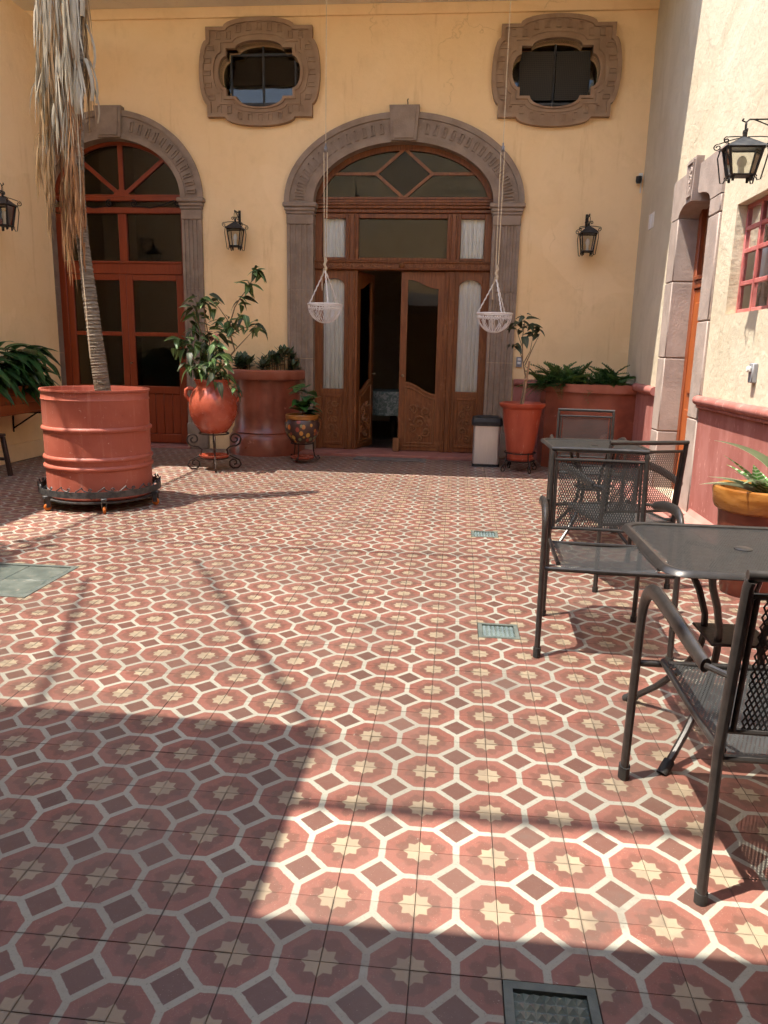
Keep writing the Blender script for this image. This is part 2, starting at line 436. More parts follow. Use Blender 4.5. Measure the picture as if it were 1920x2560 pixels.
g = G('worn_red_drum_paint')
v = g.vec()
c = g.mix(g.ramp(g.noise(v, 2.5, 5), 0.35, 0.65), (0.31, 0.072, 0.043), (0.38, 0.102, 0.066))
st_ = g.ramp(g.noise(g.vec((9, 9, 0.7)), 2.0, 6, 0.7), 0.52, 0.72)
c = g.mix(g.m('MULTIPLY', st_, 0.4), c, (0.52, 0.24, 0.18))
c = g.mix(g.m('MULTIPLY', g.ramp(g.noise(v, 4, 6, 0.75), 0.56, 0.75), 0.4), c, (0.25, 0.055, 0.03))
c = g.mix(g.m('MULTIPLY', g.ramp(g.noise(v, 30, 5, 0.8), 0.63, 0.66), 0.8), c, (0.56, 0.32, 0.25))
c = g.mix(g.m('MULTIPLY', g.ramp(g.noise(v, 13, 5, 0.8), 0.66, 0.69), 0.8), c, (0.10, 0.045, 0.03))
M['drum'] = g.fin(c, g.m('ADD', 0.38, g.m('MULTIPLY', g.noise(v, 9, 4), 0.3)), 0, 0.4, g.bump(g.noise(v, 5, 4), 0.25, 0.012))
# talavera pot: dark ground with coloured petals
g = G('talavera_glaze')
vo = g.n('ShaderNodeTexVoronoi')
g.t.links.new(g.vec((1, 1, 0.8)), vo.inputs['Vector'])
vo.inputs['Scale'].default_value = 17
hue = g.n('ShaderNodeSeparateColor')
g.t.links.new(vo.outputs['Color'], hue.inputs[0])
c = g.mix(hue.outputs[0], (0.55, 0.15, 0.02), (0.50, 0.34, 0.07))
c = g.mix(g.ramp(hue.outputs[1], 0.55, 0.7), c, (0.28, 0.05, 0.03))
c = g.mix(g.ramp(hue.outputs[2], 0.72, 0.8), c, (0.2, 0.24, 0.12))
c = g.mix(g.ramp(vo.outputs['Distance'], 0.38, 0.46), c, (0.06, 0.03, 0.025))
M['talavera'] = g.fin(c, 0.3, 0, 0.5)
# patterned table cloth inside
g = G('flowered_cloth')
nz = g.noise(g.vec(), 18, 5, 0.6, 1.0)
M['cloth'] = g.fin(g.mix(g.ramp(nz, 0.45, 0.6), (0.2, 0.25, 0.21), (0.5, 0.5, 0.46)), 0.85)
# translucent roof sheet
g = G('clear_polycarbonate_sheet')
g.t.nodes.remove(g.b)
tr = g.n('ShaderNodeBsdfTransparent')
tr.inputs[0].default_value = (0.80, 0.795, 0.78, 1)
tl = g.n('ShaderNodeBsdfTranslucent')
tl.inputs[0].default_value = (0.92, 0.915, 0.90, 1)
ms = g.n('ShaderNodeMixShader')
ms.inputs[0].default_value = 0.2
g.t.links.new(tr.outputs[0], ms.inputs[1])
g.t.links.new(tl.outputs[0], ms.inputs[2])
g.t.links.new(ms.outputs[0], g.out.inputs[0])
M['roof_sheet'] = g.m_


# ------------------------------------------------------------------ mesh helpers
class MB:
    def __init__(s):
        s.v = []
        s.f = []

    def add(s, vs, fs):
        o = len(s.v)
        s.v += [tuple(v) for v in vs]
        s.f += [tuple(i + o for i in f) for f in fs]
        return s

    def bx(s, x0, x1, y0, y1, z0, z1, M_=None):
        vs = [(x, y, z) for x in (x0, x1) for y in (y0, y1) for z in (z0, z1)]
        if M_:
            vs = [M_ @ Vector(v) for v in vs]
        return s.add(vs, [(0, 1, 3, 2), (4, 6, 7, 5), (0, 4, 5, 1), (2, 3, 7, 6), (0, 2, 6, 4), (1, 5, 7, 3)])

    def bb(s, x0, x1, y0, y1, z0, z1, b=0.006, M_=None):
        """box with chamfered edges"""
        vs = []
        b = min(b, (x1 - x0) * .45, (y1 - y0) * .45, (z1 - z0) * .45)
        for ix, x in enumerate((x0, x1)):
            for iy, y in enumerate((y0, y1)):
                for iz, z in enumerate((z0, z1)):
                    dx, dy, dz = (b, -b)[ix], (b, -b)[iy], (b, -b)[iz]
                    vs += [(x, y + dy, z + dz), (x + dx, y, z + dz), (x + dx, y + dy, z)]
        if M_:
            vs = [M_ @ Vector(v) for v in vs]
        k = lambda i, j, l, a: ((i * 2 + j) * 2 + l) * 3 + a
        fs = []
        for i in (0, 1):
            q = [k(i, 0, 0, 0), k(i, 0, 1, 0), k(i, 1, 1, 0), k(i, 1, 0, 0)]
            fs.append(q if i == 0 else q[::-1])
            q = [k(0, i, 0, 1), k(1, i, 0, 1), k(1, i, 1, 1), k(0, i, 1, 1)]
            fs.append(q if i == 0 else q[::-1])
            q = [k(0, 0, i, 2), k(0, 1, i, 2), k(1, 1, i, 2), k(1, 0, i, 2)]
            fs.append(q if i == 0 else q[::-1])
        for i in (0, 1):
            for j in (0, 1):
                fs.append([k(i, j, 0, 0), k(i, j, 1, 0), k(i, j, 1, 1), k(i, j, 0, 1)])
                fs.append([k(i, 0, j, 0), k(i, 1, j, 0), k(i, 1, j, 2), k(i, 0, j, 2)])
                fs.append([k(0, i, j, 1), k(1, i, j, 1), k(1, i, j, 2), k(0, i, j, 2)])
                for l in (0, 1):
                    fs.append([k(i, j, l, 0), k(i, j, l, 1), k(i, j, l, 2)])
        return s.add(vs, fs)

    def tube(s, pts, r, n=8, cap=True, flat=None):
        pts = [Vector(p) for p in pts]
        m = len(pts)
        rs = r if isinstance(r, (list, tuple)) else [r] * m
        tg = []
        for i in range(m):
            d = pts[min(i + 1, m - 1)] - pts[max(i - 1, 0)]
            tg.append(d.normalized() if d.length > 1e-9 else Vector((0, 0, 1)))
        up = Vector((0, 0, 1)) if abs(tg[0].z) < 0.9 else Vector((1, 0, 0))
        nrm = (up - tg[0] * up.dot(tg[0])).normalized()
        vs, fs = [], []
        for i in range(m):
            nrm = nrm - tg[i] * nrm.dot(tg[i])
            nrm.normalize()
            bn = tg[i].cross(nrm)
            for k in range(n):
                a = 2 * PI * k / n
                ca, sa = math.cos(a), math.sin(a)
                if flat:
                    vs.append(pts[i] + nrm * ca * rs[i] * flat[0] + bn * sa * rs[i] * flat[1])
                else:
                    vs.append(pts[i] + (nrm * ca + bn * sa) * rs[i])
        for i in range(m - 1):
            for k in range(n):
                a, b = i * n + k, i * n + (k + 1) % n
                fs.append((a, b, b + n, a + n))
        if cap:
            fs.append(tuple(range(n))[::-1])
            fs.append(tuple((m - 1) * n + k for k in range(n)))
        return s.add(vs, fs)

    def lathe(s, prof, c=(0, 0, 0), n=28, a0=0.0, a1=2 * PI):
        full = abs(a1 - a0 - 2 * PI) < 1e-6
        m = n if full else n + 1
        vs, fs = [], []
        for r, z in prof:
            for k in range(m):
                a = a0 + (a1 - a0) * k / n
                vs.append((c[0] + r * math.cos(a), c[1] + r * math.sin(a), c[2] + z))
        for i in range(len(prof) - 1):
            for k in range(n):
                k2 = (k + 1) % m if full else k + 1
                fs.append((i * m + k, i * m + k2, (i + 1) * m + k2, (i + 1) * m + k))
        return s.add(vs, fs)

    def plate(s, loops, d0, d1, Mp):
        """flat outline with holes; Mp(a, b, d) maps plane coordinates and depth"""
        flat = [p for l in loops for p in l]
        n = len(flat)
        tris = tessellate_polygon([[Vector((a, b, 0)) for a, b in l] for l in loops])
        vs = [Mp(a, b, d0) for a, b in flat] + [Mp(a, b, d1) for a, b in flat]
        fs = [tuple(t) for t in tris] + [tuple(i + n for i in t)[::-1] for t in tris]
        o = 0
        for l in loops:
            k = len(l)
            for i in range(k):
                a, b = o + i, o + (i + 1) % k
                fs.append((a, b, b + n, a + n))
            o += k
        return s.add(vs, fs)

    def loft(s, ringA, ringB):
        n = len(ringA)
        return s.add(list(ringA) + list(ringB), [(i, (i + 1) % n, n + (i + 1) % n, n + i) for i in range(n)])

    def data(s, name, m, smooth=True, ang=38):
        me = bpy.data.meshes.new(name)
        me.from_pydata(s.v, [], s.f)
        me.materials.append(M[m] if isinstance(m, str) else m)
        me.validate()
        import bmesh
        bm = bmesh.new()
        bm.from_mesh(me)
        bmesh.ops.recalc_face_normals(bm, faces=bm.faces)
        bm.to_mesh(me)
        bm.free()
        if smooth:
            me.shade_smooth()
            me.set_sharp_from_angle(angle=R(ang))
        return me

    def build(s, name, m, parent=None, smooth=True, label=None, kind=None, loc=None):
        return link(name, s.data(name, m, smooth), parent, None, label, kind, loc)


def link(name, me, parent=None, mtx=None, label=None, kind=None, loc=None):
    o = bpy.data.objects.new(name, me)
    COL.objects.link(o)
    if parent:
        o.parent = parent
    if mtx is not None:
        o.matrix_basis = mtx
    if loc is not None:
        o.location = loc
    if label:
        o['label'] = label
    if kind:
        o['kind'] = kind
    return o


def tag(o, label, cat, group=None):
    o['label'] = label
    o['category'] = cat
    if group:
        o['group'] = group
    return o


def thing(name, label, cat, loc=(0, 0, 0), rz=0.0, group=None):
    o = bpy.data.objects.new(name, None)
    o.empty_display_size = 0.1
    COL.objects.link(o)
    o.location = loc
    o.rotation_euler = (0, 0, rz)
    return tag(o, label, cat, group)


def rebase(root, loc):
    """move a thing's empty to its base; its parts stay where they stand"""
    d = Vector(loc) - root.location
    root.location = loc
    for c_ in root.children:
        c_.location = c_.location - d


def kids(o):
    return [c_ for c_ in bpy.data.objects if c_.parent == o]


def copy_tree(o, loc=None, rz=None, label=None, parent=None):
    c_ = o.copy()
    COL.objects.link(c_)
    if parent:
        c_.parent = parent
    if loc is not None:
        c_.location = loc
    if rz is not None:
        c_.rotation_euler = (0, 0, rz)
    if label:
        c_['label'] = label
    for ch in kids(o):
        copy_tree(ch, parent=c_)
    return c_


def arc(cx, cz, a, b, t0, t1, n):
    return [(cx + a * math.cos(t0 + (t1 - t0) * i / n), cz + b * math.sin(t0 + (t1 - t0) * i / n)) for i in range(n + 1)]


def spiral(cx, cz, r0, r1, t0, turns, n=22, plane=lambda a, b: (a, 0, b)):
    return [plane(cx + (r0 + (r1 - r0) * i / n) * math.cos(t0 + turns * 2 * PI * i / n),
                  cz + (r0 + (r1 - r0) * i / n) * math.sin(t0 + turns * 2 * PI * i / n)) for i in range(n + 1)]


XZ = lambda a, b, d: (a, d, b)          # outlines drawn on the back wall
YB = 8.1                                # face of the back wall
XR = 2.24                               # face of the right wall
XL = -4.75                              # face of the left wall

# ------------------------------------------------------------------ floor
fm = MB()
fm.add([(-6, -4.6, -0.013), (3.2, -4.6, -0.013), (3.2, 8.45, -0.013), (-6, 8.45, -0.013)], [(0, 1, 2, 3)])
floor = fm.build('floor', 'mortar', kind='structure', smooth=False)


def tile_geo(mb, cx, cy, dz, tx, ty, ang=0.0):
    a, b = 0.0995, 0.0988
    ring = lambda h, z: [(cx + x * h, cy + y * h, z + (x * tx + y * ty) * h + dz) for x, y in ((-1, -1), (1, -1), (1, 1), (-1, 1))]
    vs = ring(a, -0.012) + ring(a, -0.0016) + ring(b, 0.0)
    fs = [(8, 9, 10, 11)]
    for k in range(4):
        k2 = (k + 1) % 4
        fs += [(k, k2, 4 + k2, 4 + k), (4 + k, 4 + k2, 8 + k2, 8 + k)]
    mb.add(vs, fs)


skip = {(2, 9), (2, 19), (2, -2)} | {(i, j) for i in (-13, -12, -11) for j in (10, 11, 12)}
cells = []
for i in range(-24, 12):
    for j in range(-20, 41):
        if (i, j) in skip:
            continue
        cx, cy = i * .2 + .1, j * .2 + .1
        if cx < XL or cx > XR + 0.06:
            continue
        d = Vector((cx - 0.2508, cy + 1.5898, -1.3277))
        dep = d.dot(_f)
        vis = dep > 0.3 and abs(d.dot(_rv) / dep) < 0.55 and abs(d.dot(_uv) / dep) < 0.73
        cells.append((0 if vis else 1, dep, cx, cy))
cells.sort()
proto = MB()
tile_geo(proto, 0, 0, 0, 0, 0)
tile_me = proto.data('tile', 'tile', smooth=False)
rest = MB()
for k, (nv, dep, cx, cy) in enumerate(cells):
    dz = random.uniform(-.0005, .0005)
    tx, ty = random.gauss(0, .0022), random.gauss(0, .0022)
    if k < 300:
        o = link('tile', tile_me, floor, Matrix.Translation((cx, cy, dz)) @ Euler((ty, -tx, random.choice((0, 1, 2, 3)) * PI / 2)).to_matrix().to_4x4())
    else:
        tile_geo(rest, cx, cy, dz, tx, ty)
rest.build('tile_field', 'tile', floor, smooth=False, kind='stuff', label='small patterned tiles farther across the courtyard floor')

# ------------------------------------------------------------------ back wall
LC, LA, LB, LS = -4.16, 0.885, 0.70, 3.15          # left arch: centre, half width, rise, springing
MC, MA, MBb, MS = -0.505, 1.115, 0.70, 3.10        # main arch


def arch_loop(c_, a, b, s_, z0, n=28):
    return [(c_ - a, z0)] + arc(c_, s_, a, b, PI, 0, n) + [(c_ + a, z0)]


def quatre(cx, cz, hw, hh, bw, bh, ax, az, n=12, bb=None):
    bb = bb or bh
    p = [(hw, hh)] + [(ax * math.cos(t), hh + bh * math.sin(t)) for t in [PI * i / n for i in range(n + 1)]] + [(-hw, hh)]
    p += [(-hw - bw * math.sin(t), az * math.cos(t)) for t in [PI * i / n for i in range(n + 1)]] + [(-hw, -hh)]
    p += [(-ax * math.cos(t), -hh - bb * math.sin(t)) for t in [PI * i / n for i in range(n + 1)]] + [(hw, -hh)]
    p += [(hw + bw * math.sin(t), -az * math.cos(t)) for t in [PI * i / n for i in range(n + 1)]]
    return [(cx + a, cz + b) for a, b in p]


OV = [(-2.262, 4.555), (1.236, 4.53)]
ov_in = lambda c_: quatre(c_[0], c_[1], 0.405, 0.262, 0.095, 0.085, 0.285, 0.175, 12, 0.12)
ov_out = lambda c_: quatre(c_[0], c_[1], 0.645, 0.492, 0.092, 0.100, 0.43, 0.35)
bw = MB()
bw.plate([[(-6.0, -.02), (2.40, -.02), (2.40, 5.6), (-6.0, 5.6)], arch_loop(LC, LA, LB, LS, 0.0)[::-1], arch_loop(MC, MA, MBb, MS, 0.0)[::-1],
          ov_in(OV[0]), ov_in(OV[1])], YB, YB + 0.34, XZ)
back_wall = tag(bw.build('back_wall', 'ochre', smooth=False), 'ochre yellow plaster wall with two arched doors and two lobed windows', 'wall')
dd = MB()                                # dado beside the main door
dd.bb(0.955, 2.352, YB - 0.022, YB + 0.002, 0.0, 0.94)
dd.build('dado', 'dado', back_wall, label='dark red dado below the yellow plaster')
rl = MB()
rl.tube([(0.955, YB - 0.03, 0.975), (2.352, YB - 0.03, 0.975)], 0.042, 12)
rl.build('dado_rail', 'dado', back_wall)
cr = MB()                                # small cornice line under the gallery
cr.bb(-5.9, 2.37, YB - 0.035, YB + 0.01, 5.16, 5.275)
cr.build('cornice', 'ochre', back_wall)

# gallery slab over the back wall: its shadow covers the back of the court
gs = MB()
gs.plate([[(-6.0, 8.5), (-6.0, 5.61), (-1.0, 5.63), (.7, 5.80), (3.2, 5.77), (3.2, 8.5)]], 5.275, 5.55, lambda a, b, d: (a, b, d))
tag(gs.build('gallery_slab', 'soffit', smooth=False), 'pale gallery slab running along the top of the yellow wall', 'slab')

# ------------------------------------------------------------------ left wall
lw = MB()
lw.bx(XL - 0.3, XL, -4.6, 7.57, -0.02, 4.97)
lw.bx(-6.0, XL - 0.301, 7.3, 7.569, -0.02, 4.97)
left_wall = tag(lw.build('left_wall', 'ochre', smooth=False), 'shaded ochre yellow wall along the left side of the court', 'wall')
sk = MB()
sk.bb(XL - 0.001, XL + 0.022, -4.5, 7.56, 0.0, 0.20)
sk.build('skirting', 'ochre', left_wall)
bxs = MB()
bxs.bb(XL - .002, XL + 0.05, 6.98, 7.06, 1.12, 1.3)
tag(bxs.build('socket_box', 'grey_plastic'), 'small grey socket box on the left wall above the planted trough', 'socket')

# ------------------------------------------------------------------ right wall
YZ = lambda a, b, d: (XR + d, a, b)
DN, DF, DT = 5.03, 5.95, 2.58            # right door: near and far jamb, height at springing
WN, WF, WB, WT = 3.05, 4.45, 1.65, 2.43  # right window opening
door_loop = [(DN, 0.06), (DN, DT)] + [(5.49 + 0.46 * math.cos(t), DT + 0.13 * math.sin(t)) for t in [PI - PI * i / 12 for i in range(1, 12)]] + [(DF, DT), (DF, 0.06)]
rw = MB()
rw.plate([[(-4.6, -0.02), (6.3, -0.02), (6.3, 5.7), (-4.6, 5.7)], door_loop, [(WN, WB), (WN, WT), (WF, WT), (WF, WB)]], 0.0, 0.42, YZ)
rw.add([(XR, 6.3, -.02), (XR, 6.3, 5.7), (2.352, 8.3, 5.7), (2.352, 8.3, -.02), (2.7, 6.3, -.02), (2.7, 6.3, 5.7), (2.7, 8.3, 5.7), (2.7, 8.3, -.02)],
       [(0, 1, 2, 3), (4, 7, 6, 5), (1, 5, 6, 2), (0, 3, 7, 4)])
right_wall = tag(rw.build('right_wall', 'cream', smooth=False), 'rough cream plaster wall in full sun on the right side', 'wall')
dado_pts = [(4.76, 0.0), (-4.4, 0.0), (-4.4, 0.955), (4.76, 0.955)]
d1 = MB()
d1.plate([dado_pts], -0.018, 0.002, YZ)
d1.build('dado', 'dado', right_wall, smooth=False, label='faded red dado below the cream plaster')
d2 = MB()
d2.plate([[(6.18, 0.0), (7.9, 0.0), (7.9, 0.955), (6.18, 0.955)]], -0.018, 0.002, lambda a, b, d: (XR + d + max(0, (a - 6.3)) * .056, a, b))
d2.build('dado', 'dado', right_wall, smooth=False)
d3 = MB()
d3.tube([(XR - 0.032, -4.3, 0.99), (XR - 0.032, 4.77, 0.99)], 0.046, 12, flat=(0.85, 1))
d3.bb(XR - 0.05, XR + .002, -4.3, 4.765, 0.93, 0.958, 0.008)
d3.build('dado_rail', 'dado', right_wall, label='rounded pink rail along the top of the dado')
d4 = MB()
d4.tube([(XR - 0.022, 6.19, 0.99), (XR + 0.02, 7.2, 0.99)], 0.045, 12)
d4.build('dado_rail', 'dado', right_wall)
kb = MB()                                # kerb at the foot of the right wall and the doorstep
kb.plate([[(0, 0), (-0.10, 0), (-0.10, 0.012), (-0.055, 0.022), (-0.022, 0.06), (0, 0.1)]], -4.4, 4.72, lambda a, b, d: (XR - 0.018 + a, d, b))
kb.build('kerb', 'kerb', right_wall, smooth=False)
st = MB()
st.bb(XR - 0.17, XR + 0.16, 4.74, 6.25, 0.0, 0.055, 0.012)
st.bb(XR - 0.34, XR - 0.172, 4.6, 6.4, 0.0, 0.018, 0.006)
tag(st.build('doorstep', 'kerb'), 'pink doorstep under the orange door in the cream wall', 'step')
# stone door surround, block by block
ds = thing('stone_door_surround', 'pinkish grey quarry stone surround of the orange door', 'door surround', (XR, 5.5, 0))


def jamb_blocks(y0, y1, inner, zs):
    for z0, z1 in zs:
        b_ = MB()
        b_.bb(-0.024, 0.30, y0, y1, z0 + 0.003, z1 - 0.003, 0.008, Matrix.Translation((XR, 0, 0)))
        o = b_.build('stone_block', 'pinkstone', ds)


jamb_blocks(5.935, 6.18, 1, [(0.05, 0.62), (0.62, 1.32), (1.32, 2.02), (2.02, DT)])
jamb_blocks(4.775, 5.042, -1, [(0.0, 0.83), (0.83, 1.62), (1.62, 2.44), (2.44, DT)])
_la = [(5.49 + 0.445 * math.cos(t), DT + 0.115 * math.sin(t)) for t in [PI - PI * i / 12 for i in range(13)]]
lb_ = MB()
lb_.plate([[(4.775, DT + .002)] + [p for p in _la[:6]] + [(5.40, 2.71), (5.40, 2.93), (4.775, 2.93)]], -0.024, 0.30, YZ)
lb_.build('stone_block', 'pinkstone', ds, smooth=False)
lb_ = MB()
lb_.plate([[(5.62, 2.71)] + [p for p in _la[8:]] + [(6.18, DT + .002), (6.18, 2.93), (5.62, 2.93)]], -0.024, 0.30, YZ)
lb_.build('stone_block', 'pinkstone', ds, smooth=False)
ks = MB()
ks.plate([[(5.43, 2.64), (5.58, 2.64), (5.625, 2.99), (5.385, 2.99)]], -0.065, 0.30, YZ)
ko = ks.build('keystone', 'pinkstone', ds, smooth=False, label='keystone with a carved flower panel')
kc = MB()
kc.plate([[(5.445, 2.68), (5.565, 2.68), (5.6, 2.965), (5.41, 2.965)], [(5.455, 2.695), (5.555, 2.695), (5.585, 2.95), (5.425, 2.95)][::-1]], -0.08, -0.064, YZ)
for cz_, rr_ in ((2.745, .028), (2.82, .04), (2.895, .03)):
    kc.tube(spiral(5.505, cz_, .006, rr_, cz_ * 9, 1.4, 18, lambda a, b: (XR - 0.068, a, b)), 0.008, 6)
kc.build('carving', 'pinkstone', ko)
# orange door, leaf swung inwards, frame behind the stone
od = thing('orange_door', 'orange varnished wooden door standing ajar inside the stone surround', 'door', (XR + .15, 5.5, 0.06))
a_ = MB()
a_.bb(XR + .16, XR + .25, DF - 0.10, DF - .016, 0.06, 2.66)
a_.bb(XR + .16, XR + .25, DN + .013, DN + 0.07, 0.06, 2.66)
a_.bb(XR + .155, XR + .26, DN + .071, DF - .086, 1.95, 2.02)
a_.bb(XR + .14, XR + .26, DN + .071, DF - .086, 2.022, 2.06)
a_.build('frame', 'wood_red', od)
for y_ in (5.13, 5.34, 5.55, 5.72):
    p_ = MB()
    p_.bb(XR + .20, XR + .23, y_, y_ + 0.155, 2.08, 2.68)
    p_.build('transom_panel', 'wood', od)
b_ = MB()
b_.bb(XR + .17, XR + .215, 5.115, 5.855, 0.07, 1.94)
lf = b_.build('door_leaf', 'orange_wood', od)
for y0, y1, z0, z1 in ((5.2, 5.44, .2, .85), (5.53, 5.77, .2, .85), (5.2, 5.44, 1.0, 1.82), (5.53, 5.77, 1.0, 1.82)):
    b_ = MB()
    b_.bb(XR + .155, XR + .169, y0, y1, z0, z1, .012)
    b_.build('panel', 'orange_wood', lf)
for z_ in (0.40, 1.12, 1.75):
    b_ = MB()
    b_.bb(XR + .150, XR + .168, 5.085, 5.145, z_ - .05, z_ + .05, .004)
    b_.tube([(XR + .146, 5.112, z_ - .055), (XR + .146, 5.112, z_ + .055)], .009, 8)
    b_.build('hinge', 'brass', lf)
for o in (ds, od):
    l_ = o.location.copy()
    o.location = (0, 0, 0)
    rebase(o, l_)
# steel window in the right wall
wv = thing('steel_window', 'pink red steel window with small panes in the cream wall', 'window', (0, 0, 0))
a_ = MB()
xw = XR + 0.075
for z_ in (WB + .02, 1.87, 2.10, 2.26):
    a_.bb(xw, xw + .03, WN, WF, z_ - .016, z_ + .016, .004)
a_.bb(xw, xw + .03, WN, WF, WT - .03, WT, .004)
for y_ in (WF - .014, 4.17, 3.86, 3.55, 3.24, WN + .014):
    a_.bb(xw - .003, xw + .033, y_ - .014, y_ + .014, WB + .004, WT - .003, .004)
a_.build('frame', 'winframe_pink', wv)
ys = [WN, 3.24, 3.55, 3.86, 4.17, WF]
zs = [WB, 1.87, 2.10, 2.26, WT]
for i in range(5):
    for j in range(4):
        p_ = MB()
        p_.add([(xw + .014, ys[i] + .012, zs[j] + .014), (xw + .014, ys[i + 1] - .012, zs[j] + .014), (xw + .014, ys[i + 1] - .012, zs[j + 1] - .014), (xw + .014, ys[i] + .012, zs[j + 1] - .014)], [(0, 1, 2, 3)])
        p_.build('pane', 'glass_clear', wv, smooth=False)
c_ = MB()
n_ = 60
vs = []
for i in range(n_ + 1):
    y_ = WN + (WF - WN) * i / n_
    x_ = xw + .11 + .02 * math.sin(i * 1.35) + .008 * math.sin(i * .61)
    vs += [(x_, y_, WB - .02), (x_, y_, WT + .02)]
c_.add(vs, [(2 * i, 2 * i + 2, 2 * i + 3, 2 * i + 1) for i in range(n_)])
c_.build('curtain', 'curtain', wv)
rebase(wv, (xw, 3.75, WB))


def room(name, x0, x1, y0, y1, z0, z1, opened):
    vs = [(x, y, z) for x in (x0, x1) for y in (y0, y1) for z in (z0, z1)]
    fs = {'-x': (0, 1, 3, 2), '+x': (4, 6, 7, 5), '-y': (0, 4, 5, 1), '+y': (2, 3, 7, 6), '+z': (1, 5, 7, 3)}
    r_ = MB().add(vs, [f for k, f in fs.items() if k != opened])
    o = r_.build(name, 'interior', kind='structure', smooth=False)
    MB().add([vs[0], vs[4], vs[6], vs[2]], [(0, 1, 2, 3)]).build('room_floor', 'interior_floor', o, smooth=False)
    return o


room('side_room', XR + .42, XR + 3.0, 2.4, 6.28, -0.02, 3.2, '-x')
room('back_room', -6.0, 2.38, YB + .34, 13.0, -0.012, 5.6, '-y')

# ------------------------------------------------------------------ stone arches


def stone_arch(label, c_, ai, bi, s_, ao, bo, ztop, keyw, npan):
    t = thing('stone_arch', label, 'door surround', (0, 0, 0))
    n = 48
    inn = arc(c_, s_, ai - .012, bi - .012, PI, 0, n)
    out = arc(c_, s_, ao, bo, PI, 0, n)
    a = MB()
    a.plate([out + inn[::-1]], YB - 0.045, YB + 0.115, XZ)
    arch = a.build('archivolt', 'stone', t, smooth=False)
    e = MB()
    e.plate([arc(c_, s_, ao + .012, bo + .012, PI, 0, n) + arc(c_, s_, ao - .055, bo - .055, 0, PI, n)], YB - 0.068, YB - 0.044, XZ)
    e.plate([arc(c_, s_, ai + .05, bi + .05, PI, 0, n) + arc(c_, s_, ai - .016, bi - .016, 0, PI, n)], YB - 0.06, YB - 0.044, XZ)
    e.build('moulding', 'stone', arch, smooth=False)
    # carved tongues, one by one
    pan = MB()
    pan.plate([[(-.024, -.062), (.024, -.062), (.024, .062), (-.024, .062)], [(-.011, -.047), (-.011, .047), (.011, .047), (.011, -.047)]], -0.02, 0.002, XZ)
    pm = pan.data('carved_panel', 'stone', smooth=False)
    am, bm_ = (ai + ao) / 2 - .005, (bi + bo) / 2 - .005
    for i in range(npan):
        tt = PI * (i + 0.75) / (npan + 0.5)
        x, z = c_ + am * math.cos(tt), s_ + bm_ * math.sin(tt)
        if abs(x - c_) < keyw + .045:
            continue
        ang = math.atan2(am * math.sin(tt), bm_ * math.cos(tt))
        link('carved_panel', pm, t, Matrix.Translation((x, YB - .045, z)) @ Matrix.Rotation(ang - PI / 2 + random.gauss(0, .03), 4, Vector((0, -1, 0))))
    k = MB()
    zb, zt = s_ + bi - .012, ztop
    for q, yy in ((1.0, YB - 0.10), (0.78, YB - 0.118)):
        wb_, wt_ = keyw * .84 * q, keyw * q
        k.plate([[(c_ - wb_, zb + .02 * (q < 1)), (c_ + wb_, zb + .02 * (q < 1)), (c_ + wt_, zt - .03 * (q < 1)), (c_ - wt_, zt - .03 * (q < 1))]], yy, YB + .1, XZ)
    k.build('keystone', 'stone', t, smooth=False)
    for sd in (-1, 1):
        x0 = c_ + sd * (ai - .012)
        x1 = c_ + sd * (ao - .02)
        xa, xb = min(x0, x1), max(x0, x1)
        # fluted shaft
        nf = 4
        prof = [(xa, YB + .12), (xa, YB - .045)]
        wd = (xb - xa - .05) / nf
        for i in range(nf):
            s0 = xa + .025 + i * wd
            prof += [(s0 + wd * .16, YB - .045), (s0 + wd * .28, YB - .027), (s0 + wd * .72, YB - .027), (s0 + wd * .84, YB - .045)]
        prof += [(xb, YB - .045), (xb, YB + .12)]
        for z0, z1 in ((.34, 1.21), (1.213, 2.06), (2.063, s_ - .26)):
            p = MB()
            p.plate([prof], z0, z1, lambda u_, v_, d: (u_, v_, d))
            p.build('shaft', 'stone', t, smooth=False)
        p = MB()
        p.bb(xa - .012, xb + .012, YB - .06, YB + .12, 0.0, .338, .01)
        p.build('plinth', 'stone', t)
        p = MB()
        p.bb(xa - .004, xb + .004, YB - .052, YB + .12, s_ - .259, s_ - .14, .008)
        p.bb(xa - .014, xb + .014, YB - .062, YB + .12, s_ - .139, s_ - .105, .008)
        p.bb(xa - .026, xb + .026, YB - .074, YB + .12, s_ - .104, s_ - .06, .012)
        p.bb(xa - .046, xb + .046, YB - .09, YB + .12, s_ - .059, s_ - .002, .012)
        p.build('capital', 'stone', t)
    rebase(t, (c_, YB, 0))
    return t


stone_arch('weathered brown stone arch with fluted pilasters around the brown wooden door', MC, MA, MBb, MS, 1.455, 1.0, 4.175, .18, 36)
stone_arch('weathered brown stone arch around the red glazed door behind the palm', LC, LA, LB, LS, 1.15, 1.0, 4.195, .175, 28)
hk = MB()
hk.tube([(-.47, YB - .03, 4.17), (-.47, YB - .05, 4.21), (-.475, YB - .055, 4.235), (-.465, YB - .06, 4.25)], .006, 6)
tag(hk.build('iron_hook', 'iron'), 'tiny iron hook above the keystone of the main arch', 'hook')

